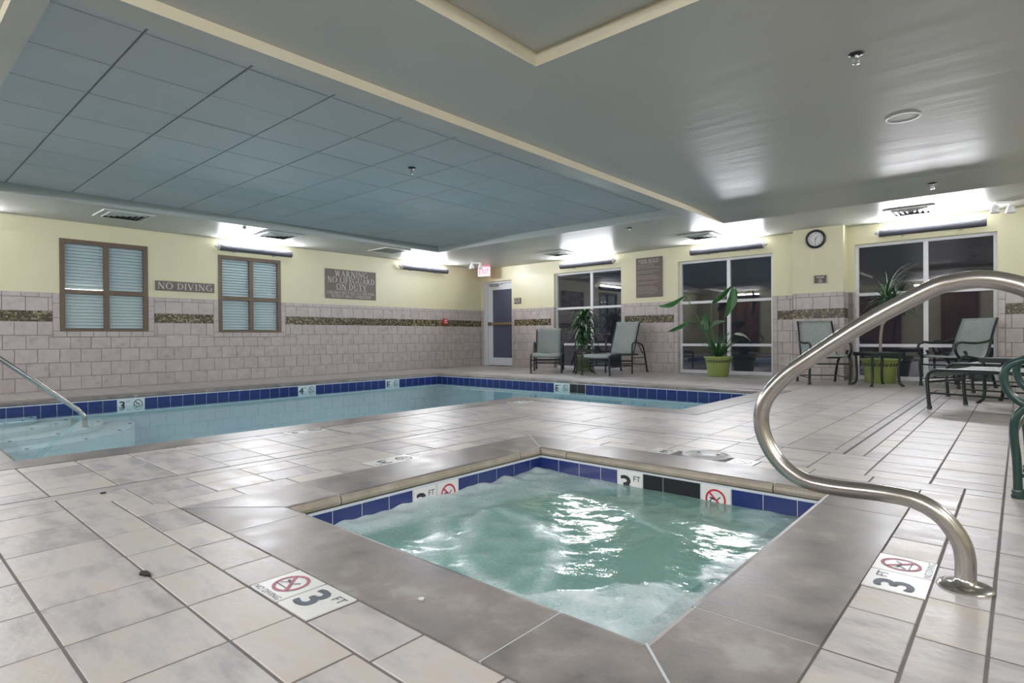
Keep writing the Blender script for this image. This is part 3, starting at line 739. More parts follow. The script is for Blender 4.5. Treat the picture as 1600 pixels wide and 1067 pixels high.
def spa_water():
    N = 150; vs = []; foam = []
    W, H = S_X1 - S_X0 - .016, S_Y1 - S_Y0 - .016
    for j in range(N + 1):
        for i in range(N + 1):
            u, v = i / N, j / N; x, y = S_X0 + .008 + W * u, S_Y0 + .008 + H * v
            nz = noise.noise(Vector((x * 4.1, y * 4.1, 1.7))); n2 = noise.noise(Vector((x * 10, y * 10, 5.1))); n3 = noise.noise(Vector((x * 26, y * 26, 9.3)))
            wu, wv = u + .020 * n2 + .03 * nz, v + .020 * noise.noise(Vector((x * 10, y * 10, 15.1))) + .02 * nz
            left = region(wu, wv, FOAM_LEFT, .10) * (.52 + .25 * nz + .2 * max(0, 1 - u / .09)) * (1 - .75 * region(wu, wv, FOAM_POCKET, .07))
            sheet = region(wu, wv, FOAM_SHEET, .035) * (.66 + .22 * n2 + .12 * n3)
            for hx, hy, hr in HOLES: sheet *= 1 - .85 * max(0, min(1, (hr * 1.3 - math.hypot(wu - hx, wv - hy)) / (hr * .5)))
            right = region(wu, wv, FOAM_RIGHT, .08) * (.42 + .2 * n2)
            ringf = .20 * region(wu, wv, RING, .06) * (1 + n2)
            st = max(a * math.exp(-(seg_d(wu, wv, p) / w) ** 2) for p, w, a in STREAKS) * (.85 + .3 * n2)
            f = max(left, sheet, right, ringf, st) + .05 * max(0, n2)
            z = ZSW + .006 * nz + .0035 * n2 + .0013 * n3 + .004 * f + .016 * max(0, 1 - u / .12) * (.7 + n2)
            vs.append((x, y, z)); foam.append(max(0, min(1, f)))
    fs = [(j * (N + 1) + i, j * (N + 1) + i + 1, (j + 1) * (N + 1) + i + 1, (j + 1) * (N + 1) + i) for j in range(N) for i in range(N)]
    m = MB(); m.add(vs, fs, 0, True); me = m.mesh('spa_water', ['spa_water'])
    at = me.attributes.new('foam', 'FLOAT', 'POINT'); at.data.foreach_set('value', foam)
    tag(link('spa_water', me), 'bubbling sea-green water with white foam in the hot tub', 'water', kind='stuff')
spa_water()
sk = thing('skimmer_lid', 'round grey skimmer lid set in the deck behind the hot tub', 'lid', (8.972, -7.215, 0.0))
MB().lathe([(0.0, .004), (.118, .004), (.122, .0)], n=32).build('lid', 'skimmer_grey', sk)
MB().lathe([(.124, -.006), (.124, .0045), (.138, .0045), (.142, -.006)], n=32).build('rim', 'skimmer_grey', sk)
for a in (.4, 2.6): MB().disc((.07 * math.cos(a), .07 * math.sin(a), .0052), .014, 12).build('finger_hole', 'dark_void', sk)
# what lies on the deck
def flake(name, loc, pts, h, m, label, cat):
    b = MB(); n = len(pts); top = [(x, y, h + .004 * math.sin(9 * x + 5 * y)) for x, y in pts]; bot = [(x, y, 0) for x, y in pts]
    b.add(top + bot, [tuple(range(n)), tuple(range(2 * n - 1, n - 1, -1))] + [(i, n + i, n + (i + 1) % n, (i + 1) % n) for i in range(n)])
    tag(b.build(name, m, None, loc), label, cat)
flake('dead_leaf', (8.383, -10.02, 0.001), [(-.025, -.004), (-.005, -.014), (.022, -.006), (.03, .006), (.005, .010), (-.015, .008)], .006, 'leaf_debris', 'small dark dead leaf lying on the deck tiles at lower left', 'leaf')
flake('pebble', (7.169, -9.841, 0.001), [(.010 * math.cos(a * .7), .012 * math.sin(a * .7)) for a in range(9)], .005, 'leaf_debris', 'tiny dark speck on the deck tile just below the slotted drain', 'debris')
flake('petal', (9.165, -9.581, 0.003), [(-.008, -.006), (.004, -.007), (.009, .0), (.004, .009), (-.006, .006)], .003, 'petal', 'tiny white petal on the left front coping of the hot tub', 'petal')

# ------------------------------------------------------------------ walls
LW_WIN = [(-8.658, -7.535, 0.85, 2.197), (-6.463, -5.342, 0.838, 2.18)]          # (y0,y1,z0,z1)
FW_WIN = [(2.352, 4.117, 0.0, 2.165), (5.385, 7.142, 0.0, 2.16), (8.397, 10.154, 0.0, 2.16)]
DOOR = (0.105, 1.06, 0.0, 2.12)
WT = 0.14
def wall_mesh(name, u0, u1, holes, mp, label):
    m = MB()
    for (a, b, c, d) in rsub_all([(u0, u1, 0, 2.65)], holes): m.box(a, b, -WT, 0, c, d)
    m.map(lambda u, d, z: mp(u, d, z))
    return tag(m.build(name, 'wall_paint'), label, 'wall', kind='structure')
mapL = lambda u, d, z: (d, u, z)
mapF = lambda u, d, z: (u, -d, z)
wall_left = wall_mesh('wall_left', RY, 0.0, LW_WIN, mapL, 'pale yellow left wall with tiled lower half and brown windows')
wall_back = wall_mesh('wall_back', -WT, RX, FW_WIN + [DOOR], mapF, 'pale yellow far wall with three tall windows and a white door')
wall_right = tag(MB().box(RX, RX + .14, RY, 0, 0, 2.65).build('wall_right', 'wall_paint'), 'plain yellow wall right of the camera, out of view', 'wall', kind='structure')
wall_front = tag(MB().box(0, RX, RY - .14, RY, 0, 2.65).build('wall_front', 'wall_paint'), 'yellow wall behind the camera, mirrored in the dark windows', 'wall', kind='structure')
PIER = (7.56, 8.30, 0.30)
pier = MB().box(PIER[0], PIER[1], -PIER[2], -0.001, 0.0, 2.54).build('wall_pier', 'wall_paint')
tag(pier, 'yellow wall pier between two windows carrying the round clock', 'wall', kind='structure')

ROWS = [(0.0, .193), (.193, .397), (.397, .595), (.595, .794), (.794, .99), (1.137, 1.333)]
CAP = (1.333, 1.402); MOS = (0.99, 1.137)
_wt = {}
def wtile(parent, mp, tagk, u0, u1, z0, z1, name='wall_tile', d=0.010, gap=0.003):
    w, h = u1 - u0 - 2 * gap, z1 - z0 - 2 * gap
    if w < .012 or h < .012: return
    key = (tagk, round(w, 3), round(h, 3))
    if key not in _wt:
        m = MB().bevbox(-w / 2, w / 2, -h / 2, h / 2, 0, d, .002)
        o = Vector(mp(0, 0, 0)); m.map(lambda a, b, t: Vector(mp(a, t, b)) - o); _wt[key] = m.mesh(name, ['wall_tile'])
    link(name, _wt[key], parent, mp((u0 + u1) / 2, 0, (z0 + z1) / 2))
def tiled(parent, mp, tagk, u0, u1, phase, holes, trims, mosaic_gaps=0.085, pitch=0.25, limit=(None, None)):
    """running-bond tiles up to the cap course with a mosaic band; holes: openings with a tile trim round them"""
    g = MB()
    for r in rsub_all([(u0, u1, 0.0, 1.40)], holes): g.box(r[0], r[1], 0.0, 0.0035, r[2], r[3])
    g.map(mp); g.build('tile_grout', 'wall_grout', parent)
    TR = 0.085
    ex = [(a - TR, b + TR, max(c - TR, 0) if c > 0.3 else -1, 3) for (a, b, c, d) in holes]
    for k, (z0, z1) in enumerate(ROWS):
        ph = phase + (pitch / 2 if k % 2 == 0 else 0)
        i0 = math.floor((u0 - ph) / pitch)
        i = i0
        while ph + i * pitch < u1:
            a, b = max(u0, ph + i * pitch), min(u1, ph + (i + 1) * pitch); i += 1
            for r in rsub_all([(a, b, z0, z1)], ex): wtile(parent, mp, tagk, *r)
    i = math.floor((u0 - phase) / .2)
    while phase + i * .2 < u1:
        a, b = max(u0, phase + i * .2), min(u1, phase + (i + 1) * .2); i += 1
        for r in rsub_all([(a, b, *CAP)], ex): wtile(parent, mp, tagk, *r, name='cap_tile')
    # mosaic strip
    m = MB(); c = (MOS[1] - MOS[0]) / 6
    segs = rsub_all([(u0, u1, MOS[0], MOS[1])], ex)
    for (a, b, z0, z1) in segs:
        n = max(1, round((b - a) / c)); cw = (b - a) / n
        for i in range(n):
            for j in range(6):
                m.bevbox(a + i * cw + .0012, a + (i + 1) * cw - .0012, z0 + j * c + .0012, z0 + (j + 1) * c - .0012, 0.002, .009, .001, random.choice((0, 0, 1, 1, 2, 2, 3, 4)))
    m.map(lambda a, b, t: mp(a, t, b)); m.build('mosaic_band', ['mos0', 'mos1', 'mos2', 'mos3', 'mos4'], parent, kind='stuff')
    # trims round the openings
    for (a, b, c0, d0) in holes:
        for (s0, s1) in ((a - TR, a), (b, b + TR)):
            if s0 < u0 - .001 or s1 > u1 + .001: continue
            z = c0 if c0 > .3 else 0.0
            while z < 1.40:
                wtile(parent, mp, tagk, s0, s1, z, min(z + .2, 1.402), 'trim_tile'); z += .2
        if c0 > .3:
            n = round((b - a + 2 * TR) / .16); w = (b - a + 2 * TR) / n
            for i in range(n): wtile(parent, mp, tagk, a - TR + i * w, a - TR + (i + 1) * w, c0 - TR + .003, c0, 'trim_tile')
for i, c in enumerate(((0.035, 0.030, 0.014), (0.10, 0.085, 0.04), (0.21, 0.165, 0.085), (0.36, 0.31, 0.20), (0.05, 0.035, 0.02))): mat('mos%d' % i, c, 0.25)
tiled(wall_left, mapL, 'L', -9.62, 0.0, -9.291, LW_WIN, None)
tiled(wall_back, mapF, 'F', 0.012, 10.62, 4.18, FW_WIN + [(DOOR[0] - .0, DOOR[1], 0.0, 2.1), (PIER[0], PIER[1], 0, 3)], None)
mapP = lambda u, d, z: (u, -PIER[2] - d, z)
mapPS = lambda u, d, z: (PIER[1] + d, -u, z)
tiled(pier, mapP, 'P', PIER[0], PIER[1] + .01, PIER[0] + .05, [], None)
tiled(pier, mapPS, 'PS', 0.012, PIER[2], 0.02, [], None)
# tiled reveals on the left side of each far-wall window
for (a, b, c, d) in FW_WIN:
    mpR = lambda u, dd, z, a=a: (a + dd, u, z)
    for (z0, z1) in ROWS + [CAP, MOS]: wtile(wall_back, mpR, 'R%.1f' % a, 0.002, 0.085, z0, z1, 'reveal_tile', d=.008)

# ------------------------------------------------------------------ ceiling
cm = MB()
up = lambda x0, x1, y0, y1, z, mi=0: cm.quad((x0, y0, z), (x0, y1, z), (x1, y1, z), (x1, y0, z), mi)
TX0, TX1, TY0, TY1 = 1.50, 6.74, -9.925, -2.75     # pool tray opening
BX = 6.945; BY = -10.06
up(0, TX0, RY, 0, ZS); up(TX0, BX, TY1, 0, ZS); up(TX1, BX, BY, TY1, ZS); up(TX0, TX1, BY, TY0, ZS)
# tray sides
def vq(x0, y0, x1, y1, z0, z1, mi): cm.quad((x0, y0, z0), (x1, y1, z0), (x1, y1, z1), (x0, y0, z1), mi)
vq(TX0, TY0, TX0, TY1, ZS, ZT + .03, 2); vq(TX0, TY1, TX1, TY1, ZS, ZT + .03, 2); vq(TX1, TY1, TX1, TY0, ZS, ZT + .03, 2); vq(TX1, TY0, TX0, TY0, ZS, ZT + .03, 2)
up(TX0, TX1, TY0, TY1, ZT + .012, 3)
# step up to the raised ceiling on the right and towards the camera
vq(BX, BY, BX, -2.5, ZS, ZR, 1); cm.add([(BX, -2.5, ZS), (BX, -1.7, ZS), (BX, -2.5, ZR)], [(0, 1, 2)], 1)
vq(TX0, BY, BX, BY, ZS, ZR, 1); vq(TX0, RY, TX0, BY, ZS, ZR, 1)
STY = (7.97, 9.86, -9.46, -7.58); ZST = 2.62       # shallow tray above the spa
for r in rsub_all([(BX, RX, RY, -2.5), (TX0, BX, RY, BY)], [STY]): up(*r, ZR)
cm.quad((BX, -2.5, ZR), (BX, -1.7, ZS), (RX, -1.7, ZS), (RX, -2.5, ZR), 0); up(BX, RX, -1.7, 0, ZS)
vq(STY[0], STY[2], STY[0], STY[3], ZR, ZST, 1); vq(STY[0], STY[3], STY[1], STY[3], ZR, ZST, 1); vq(STY[1], STY[3], STY[1], STY[2], ZR, ZST, 1); vq(STY[1], STY[2], STY[0], STY[2], ZR, ZST, 1)
up(*STY, ZST)
ceiling = tag(cm.build('ceiling', ['ceiling_paint', 'tray_paint', 'tray_paint_shaded', 'ceiling_grid']), 'glossy grey ceiling with a recessed tile tray over the pool', 'ceiling', kind='structure')
cgx = [6.427 - .635 * k for k in range(-1, 9)][::-1]; cgy = [-9.433 + .628 * k for k in range(-1, 12)]
_ct = {}
for i in range(len(cgx) - 1):
    for j in range(len(cgy) - 1):
        a, b, c, d = max(cgx[i], TX0), min(cgx[i + 1], TX1), max(cgy[j], TY0), min(cgy[j + 1], TY1)
        w, h = b - a - .012, d - c - .012
        if w < .02 or h < .02: continue
        key = (round(w, 3), round(h, 3))
        if key not in _ct: _ct[key] = MB().bevbox(-w / 2, w / 2, -h / 2, h / 2, 0, .012, .004).map(lambda x, y, z: (x, -y, -z)).mesh('ceiling_tile', ['ceiling_tile'])
        link('ceiling_tile', _ct[key], ceiling, ((a + b) / 2, (c + d) / 2, ZT + .012 + random.uniform(-.001, .001)))

# ------------------------------------------------------------------ windows and door
def left_window(n, y0, y1, z0, z1, label):
    w = thing('window_%d' % n, label, 'window', (0, 0, 0), kind='structure')
    F = 0.062; ym = (y0 + y1) / 2 + .01; zm = 1.433
    f = MB(); X0, X1 = -.06, .012
    f.box(X0, X1, y0, y0 + F, z0, z1); f.box(X0, X1, y1 - F, y1, z0, z1); f.box(X0, X1, y0 + F, y1 - F, z1 - F, z1); f.box(X0, X1, y0 + F, y1 - F, z0, z0 + F * .6)
    f.build('window_frame', 'brown_frame', w)
    MB().box(X0, X1 - .006, ym - .034, ym + .034, z0 + F * .6, z1 - F).build('mullion', 'brown_frame', w)
    MB().box(X0 + .002, X1 - .004, y0 + F, y1 - F, zm - .03, zm + .03).build('transom', 'brown_frame', w)
    for (a, b) in ((y0 + F, ym - .034), (ym + .034, y1 - F)):
        for (c, d) in ((z0 + F * .6, zm - .03), (zm + .03, z1 - F)):
            p = MB().box(-.026, -.022, a, b, c, d).build('pane', 'blind_glass', w)
            bl = MB(); k = 0; z = c + .01
            while z < d:
                bl.add([(-.032, a, z), (-.032, b, z), (-.060, b, z + .043), (-.060, a, z + .043), (-.0335, a, z - .001), (-.0335, b, z - .001), (-.0615, b, z + .042), (-.0615, a, z + .042)],
                       [(0, 1, 2, 3), (7, 6, 5, 4), (0, 4, 5, 1), (3, 2, 6, 7)]); z += .047
            for u in (.2, .8): bl.box(-.052, -.050, a + (b - a) * u - .001, a + (b - a) * u + .001, c, d)
            bl.build('blind', 'blind_white', w, kind='stuff')
    MB().box(-.10, -.075, y0, y1, z0, z1).build('backing', 'vent_grey', w)
    return w
left_window(1, *LW_WIN[0], 'brown framed window with white blinds left of the NO DIVING sign')
left_window(2, *LW_WIN[1], 'brown framed window with white blinds under a wall lamp')
def far_window(n, x0, x1, z1, xm, label):
    w = thing('window_%d' % n, label, 'window', (0, 0, 0), kind='structure')
    Y0, Y1 = .075, .135; F = .045; zb = .035
    f = MB(); f.box(x0, x0 + F, Y0, Y1, zb, z1); f.box(x1 - F, x1, Y0, Y1, zb, z1); f.box(x0 + F, x1 - F, Y0, Y1, z1 - F, z1); f.box(x0, x1, Y0 - .01, Y1, 0, zb + .03)
    f.build('window_frame', 'white_frame', w)
    MB().box(xm - .03, xm + .03, Y0 - .005, Y1, zb + .03, z1 - F).build('mullion', 'white_frame', w)
    zz = [zb + .03, .545, 1.36, z1 - F]
    for z in zz[1:3]:
        for (a, b) in ((x0 + F, xm - .03), (xm + .03, x1 - F)): MB().box(a, b, Y0, Y1, z - .024, z + .024).build('transom', 'white_frame', w)
    for (a, b) in ((x0 + F, xm - .03), (xm + .03, x1 - F)):
        for k in range(3):
            MB().box(a, b, .104, .109, zz[k] + (.024 if k else 0), zz[k + 1] - (.024 if k < 2 else 0)).build('pane', 'night_glass', w)
    return w
far_window(3, FW_WIN[0][0], FW_WIN[0][1], FW_WIN[0][3], 3.335, 'tall dark window behind the leafy plant and the two loungers')
far_window(4, FW_WIN[1][0], FW_WIN[1][1], FW_WIN[1][3], 6.345, 'tall dark window behind the broad-leaved plant in a lime pot')
far_window(5, FW_WIN[2][0], FW_WIN[2][1], FW_WIN[2][3], 9.325, 'tall dark window at right behind the spiky plant')
d1 = thing('door_1', 'white glazed exit door with push bar in the far corner', 'door', (0, 0, 0), kind='structure')
DY = .10
f = MB(); f.box(DOOR[0], DOOR[0] + .012, 0.0, DY + .04, 0, DOOR[3]); f.box(DOOR[0] + .012, DOOR[0] + .06, DY - .03, DY + .04, 0, DOOR[3]); f.box(DOOR[0] + .06, DOOR[1], DY - .03, DY + .04, DOOR[3] - .05, DOOR[3]); f.box(DOOR[1] - .02, DOOR[1], DY - .03, DY + .04, 0, DOOR[3] - .05)
f.build('door_frame', 'white_frame', d1)
lx0, lx1, gz0, gz1 = DOOR[0] + .065, DOOR[1] - .022, .205, 1.915
g0, g1 = lx0 + .155, lx1 - .05
f = MB(); f.box(lx0, g0, DY, DY + .035, .01, DOOR[3] - .055); f.box(g1, lx1, DY, DY + .035, .01, DOOR[3] - .055); f.box(g0, g1, DY, DY + .035, .01, gz0); f.box(g0, g1, DY, DY + .035, gz1, DOOR[3] - .055)
f.build('door_leaf', 'door_white', d1)
MB().box(g0, g1, DY + .012, DY + .018, gz0, gz1).build('pane', 'door_glass', d1)
pb = MB().box(lx0 + .03, lx1 - .03, DY - .05, DY - .02, 1.03, 1.085).build('push_bar', 'brass', d1)
MB().box(lx0 + .03, lx0 + .10, DY - .055, DY, 1.015, 1.10).build('bar_end', 'brown_frame', pb)
cl = MB().box(lx0 + .10, lx0 + .36, DY - .06, DY, DOOR[3] - .12, DOOR[3] - .06).build('door_closer', 'metal_grey', d1)
MB().tube([(lx0 + .32, DY - .05, DOOR[3] - .125), (lx0 + .45, DY - .16, DOOR[3] - .13), (lx0 + .55, DY - .04, DOOR[3] - .06)], .008, 6).build('closer_arm', 'metal_grey', cl)

# ------------------------------------------------------------------ wall lamps
def wall_lamp(u0, u1, side, label, zc=2.30, d=.12, flip=False, power=1.0):
    if side == 'F': loc = ((u0 + u1) / 2, -d, zc); rz = 0
    elif side == 'L': loc = (d, (u0 + u1) / 2, zc); rz = math.pi / 2
    elif side == 'R': loc = (RX - d, (u0 + u1) / 2, zc); rz = -math.pi / 2
    else: loc = ((u0 + u1) / 2, RY + d, zc); rz = math.pi
    t = thing('wall_lamp', label, 'lamp', loc, rz, group='uplight tubes along the walls')
    L = (u1 - u0) / 2; r = .060; n = 16
    angs = [math.radians(112 + 268 * i / n) for i in range(n + 1)]
    m = MB()
    for rr, inv in ((r, False), (r - .003, True)):
        vs = [(x, rr * math.cos(a), rr * math.sin(a)) for x in (-L, L) for a in angs]
        fs = [(i, i + 1, n + 1 + i + 1, n + 1 + i) if not inv else (n + 1 + i, n + 1 + i + 1, i + 1, i) for i in range(n)]
        m.add(vs, fs, 0 if not inv else 1, True)
    m.build('housing', ['lamp_housing', 'white_plastic'], t)
    s = -1 if flip else 1
    for e in (-1, 1):
        MB().lathe([(0, 0), (r * .98, 0), (r * .98, .012 * e), (0, .012 * e)], (e * L, 0, 0), 16, axis='x', smooth=False).build('end_cap', 'lamp_housing' if e == s else 'lamp_cap', t)
    kb = MB(); kb.lathe([(.03, 0), (.034, -.02 * s), (.022, -.03 * s), (.024, -.05 * s), (0, -.055 * s)], (-s * (L + .012), 0, .008), 12, axis='x'); kb.build('finial', 'lamp_cap', t)
    for x in (-L * .55, L * .55): MB().box(x - .02, x + .02, .0, d - .001, -.062, -.045).build('bracket', 'lamp_cap', t)
    MB().tube([(-L + .03, .008, .060), (L - .03, .008, .060)], .013, 10).build('tube', 'tube_glow', t)
    ld = bpy.data.lights.new('lamp_light', 'AREA'); ld.shape = 'RECTANGLE'; ld.size = 2 * L - .06; ld.size_y = .036; ld.energy = LAMP_WATT * power; ld.color = LAMP_COLOR[:3]
    lo_ = link('lamp_light', ld, t, (0, -.010, .082), (math.pi + math.radians(LAMP_TILT), 0, 0))
wall_lamp(2.648, 4.0, 'F', 'grey tube lamp above the far window beside the door', flip=True)
wall_lamp(5.712, 7.031, 'F', 'grey tube lamp above the middle far window', flip=True)
wall_lamp(8.761, 10.031, 'F', 'grey tube lamp above the rightmost window', zc=2.285)
wall_lamp(-6.49, -5.197, 'L', 'grey tube lamp above the second brown window')
wall_lamp(-2.606, -1.27, 'L', 'grey tube lamp on the left wall near the exit sign')
wall_lamp(-10.80, -9.46, 'L', 'tube lamp on the left wall just outside the left edge of the photo')
for i, y in enumerate((-2.2, -5.6, -9.0, -11.8)): wall_lamp(y - .66, y + .66, 'R', power=.6, label=('added fill tube lamp on the unseen right wall nearest the far windows', 'added fill tube lamp on the unseen right wall beside the near chair', 'added fill tube lamp on the unseen right wall level with the hot tub', 'added fill tube lamp on the unseen right wall behind the camera')[i])  # lamps added on this wall to even out the room light
for i, x in enumerate((1.9, 5.1, 8.3, 11.3)): wall_lamp(x - .66, x + .66, 'B', ('unseen tube lamp above the curtains behind the camera, nearest the left wall', 'unseen tube lamp behind the camera above the red curtain', 'unseen tube lamp behind the camera over the narrow brown curtain', 'unseen tube lamp behind the camera beside the mirrored exit sign')[i])  # row behind the camera, extended with added lamps for more even light

# ------------------------------------------------------------------ signs
def plate(name, mp, u, z, w, h, m, label, cat='sign', th=.012):
    t = thing(name, label, cat, mp(u, 0, z))
    o = Vector(mp(0, 0, 0))
    fn = lambda a, b, d: Vector(mp(a, d, b)) - o
    x = MB().bevbox(-w / 2, w / 2, -h / 2, h / 2, .0115, .0115 + th, .003); x.map(lambda a, b, t_: fn(a, b, t_)); x.build('panel', m, t)
    return t, (lambda a, b, e=0: fn(a, b, .0115 + th + .0012 + e))
t, fn = plate('no_diving_sign', mapL, -6.985, 1.59, .90, .155, 'sign_taupe', 'long grey-brown sign reading NO DIVING between the windows')
p, W = roman('NO DIVING', .105); s = .84 / W
mb = MB(); put_polys(mb, [[(a * s, b) for a, b in q] for q in p], fn); mb.build('lettering', 'sign_text', t)
t, fn = plate('warning_sign', mapL, -3.822, 1.822, 1.195, .592, 'sign_taupe', 'square grey-brown sign reading WARNING NO LIFEGUARD ON DUTY')
mb = MB()
for body, y, h, w in (('WARNING', .215, .115, .78), ('NO LIFEGUARD', .085, .115, 1.12), ('ON DUTY', -.05, .115, .72), ('CHILDREN MUST NOT USE THIS POOL', -.175, .058, 1.12), ('WITHOUT ADULT SUPERVISION', -.245, .058, .94)):
    p, W = roman(body, h); s = w / W
    put_polys(mb, [[(a * s, b + y) for a, b in q] for q in p], fn)
put_polys(mb, [[(-.38, -.123), (.38, -.123), (.38, -.118), (-.38, -.118)]], fn); mb.build('lettering', 'sign_text', t)
t, fn = plate('pool_rules_sign', mapF, 4.772, 1.907, .58, .80, 'sign_brown', 'tall brown POOL RULES board between two far windows')
mb = MB(); p, W = roman('POOL RULES', .062); s = .46 / W; put_polys(mb, [[(a * s, b + .335) for a, b in q] for q in p], fn)
put_polys(mb, [[(-.2, .288), (.2, .288), (.2, .293), (-.2, .293)]], fn); mb.build('heading', 'sign_text', t)
mb = MB(); random.seed(3)
for i in range(19):
    y = .25 - i * .032; x = -.26; end = random.uniform(.05, .25)
    if i in (3, 6, 10, 13): continue
    while x < end:
        w = random.uniform(.02, .06); put_polys(mb, [[(x, y), (x + w, y), (x + w, y + .010), (x, y + .010)]], fn); x += w + .012
mb.build('print_lines', 'sign_text_dim', t, kind='stuff')
def pictogram(mb, fn, s, oy=0):
    n = 18
    for i in range(n):
        a0, a1 = 2 * math.pi * i / n, 2 * math.pi * (i + 1) / n
        put_polys(mb, [[(s * math.cos(a0), s * math.sin(a0) + oy), (s * math.cos(a1), s * math.sin(a1) + oy), (.78 * s * math.cos(a1), .78 * s * math.sin(a1) + oy), (.78 * s * math.cos(a0), .78 * s * math.sin(a0) + oy)]], fn)
    put_polys(mb, [[(-.6 * s, .5 * s + oy), (-.5 * s, .6 * s + oy), (.6 * s, -.5 * s + oy), (.5 * s, -.6 * s + oy)], [(-.4 * s, -.15 * s + oy), (.4 * s, -.15 * s + oy), (.4 * s, .12 * s + oy), (-.4 * s, .12 * s + oy)]], fn)
t, fn = plate('door_plaque', mapF, 1.257, 1.597, .20, .14, 'sign_brown', 'small brown pictogram plaque beside the exit door')
mb = MB(); pictogram(mb, fn, .03, -.022)
put_polys(mb, [[(-.075, .035), (-.02, .035), (-.02, .055), (-.075, .055)], [(.02, .035), (.075, .035), (.075, .055), (.02, .055)], [(-.085, -.03), (-.045, -.03), (-.045, .01), (-.085, .01)], [(.05, -.03), (.085, -.03), (.085, .01), (.05, .01)]], fn); mb.build('pictogram', 'sign_text_dim', t)
t, fn = plate('no_smoking_plaque', mapP, 7.975, 1.617, .20, .142, 'sign_cream', 'small brown plaque with cream edge under the clock', th=.006)
mb = MB(); put_polys(mb, [[(-.09, -.062), (.09, -.062), (.09, .062), (-.09, .062)]], fn); mb.build('face', 'sign_brown', t)
mb = MB(); fn2 = lambda a, b: fn(a, b, .001); pictogram(mb, fn2, .028, -.028); put_polys(mb, [[(-.06, .035), (.06, .035), (.06, .043), (-.06, .043)], [(-.05, .018), (.05, .018), (.05, .025), (-.05, .025)]], fn2); mb.build('pictogram', 'sign_text', t)

# exit sign (hung from the ceiling), fire pull, emergency lamps
def exit_sign(loc, rz, label):
    t = thing('exit_sign', label, 'sign', loc, rz)
    MB().bevbox(-.165, .165, -.11, .11, 0, .04, .006).map(lambda a, b, c: (a, -c, b)).build('case', 'exit_face', t)
    v, f = text_polys('EXIT', .17)
    m = MB(); m.add([(x * .78, -.0415, y * 1.15) for x, y, _ in v], f); m.add([(x * .78 + .006, -.0413, y * 1.15) for x, y, _ in v], f); m.build('lettering', 'exit_red', t)
    MB().box(-.15, .15, -.034, -.006, .1102, .1112).build('added_glow_strip', 'exit_glow', t)  # emissive strip added so the ceiling above catches a red glow
    MB().lathe([(.035, .125), (.035, .11), (.012, .108)], (0, -.02, 0), 12).build('canopy', 'white_plastic', t)
exit_sign((0.46, -.33, 2.33), math.radians(20), 'lit red EXIT sign hanging above the corner door')
exit_sign((9.9, RY + .16, 2.2), math.pi, 'red exit sign behind the camera, seen glowing in the middle window')
t = thing('fire_pull_station', 'small red fire alarm pull box on the mosaic band of the left wall', 'fire alarm', mapL(-1.255, .0095, 1.105))
MB().bevbox(-.06, .06, -.068, .068, 0, .045, .008).map(lambda a, b, c: (c, a, b)).build('case', 'red_plastic', t)
MB().box(.045, .058, -.04, .04, -.03, -.012).build('pull_bar', 'white_plastic', t)
MB().box(.045, .047, -.035, .035, .015, .04).build('label_strip', 'white_plastic', t)
def emergency(loc, rz, label):
    t = thing('emergency_light', label, 'emergency light', loc, rz)
    MB().bevbox(-.11, .11, -.045, .045, -.03, 0, .004).build('base', 'white_plastic', t)
    for s in (-1, 1):
        h = MB().lathe([(0, .05), (.03, .05), (.055, -.02), (.056, -.05), (.05, -.05)], (s * .10, -.02, -.10), 16).build('lamp_head', 'white_plastic', t)
        MB().disc((s * .10, -.02, -.148), .05, 16).build('lens', 'lens', h)
        MB().tube([(s * .10, 0, -.02), (s * .10, -.02, -.06)], .012, 8).build('swivel', 'white_plastic', t)
emergency((0.93, -1.09, ZS), math.radians(45), 'white twin emergency spot lamps on the ceiling beside the exit sign')
emergency((10.21, -.60, ZS), math.radians(40), 'white twin emergency spot lamps on the ceiling above the right window')

# ceiling fittings
def vent(x, y, z, label, solid=False, s=.30, slope=0):
    t = thing('ceiling_vent', label, 'vent', (x, y, z))
    t.rotation_euler = (slope, 0, 0)
    f = MB()
    for (a, b, c, d) in ((-s, s, -s, -s + .05), (-s, s, s - .05, s), (-s, -s + .05, -s + .05, s - .05), (s - .05, s, -s + .05, s - .05)): f.box(a, b, c, d, -.012, -.0005)
    f.build('frame', 'vent_white', t)
    if solid:
        MB().box(-s + .05, s - .05, -s + .05, s - .05, -.004, -.001).build('backing', 'dark_void', t)
        for i in range(14):
            u = -s + .06 + i * (2 * s - .12) / 13
            MB().box(-s + .05, s - .05, u - .012, u + .010, -.010, -.006).build('louver', 'vent_grey', t)
    else:
        MB().box(-s + .05, s - .05, -s + .05, s - .05, -.004, -.001).build('backing', 'dark_void', t)
        for k in range(4):     # four-way diffuser: nested square cones
            r0 = s - .06 - k * .058; r1 = r0 - .034; c = MB()
            o = [(-r0, -r0), (r0, -r0), (r0, r0), (-r0, r0)]; i_ = [(-r1, -r1), (r1, -r1), (r1, r1), (-r1, r1)]
            for q in range(4):
                w = (q + 1) % 4
                c.add([(*o[q], -.004), (*o[w], -.004), (*i_[w], -.020), (*i_[q], -.020)], [(0, 1, 2, 3)])
            c.build('diffuser_cone', 'vent_white', t)
vent(1.02, -8.12, ZS, 'square ceiling vent above the window left of the NO DIVING sign')
vent(1.03, -5.91, ZS, 'square ceiling vent in the bright patch above the second brown window')
vent(1.01, -3.60, ZS, 'grey louvred return grille in the ceiling above the warning sign', solid=True)
vent(3.17, -.93, ZS, 'square ceiling vent above the window beside the door')
vent(6.23, -.84, ZS, 'square ceiling vent above the middle far window')
vent(9.24, -.76, ZS, 'square ceiling vent above the rightmost window')
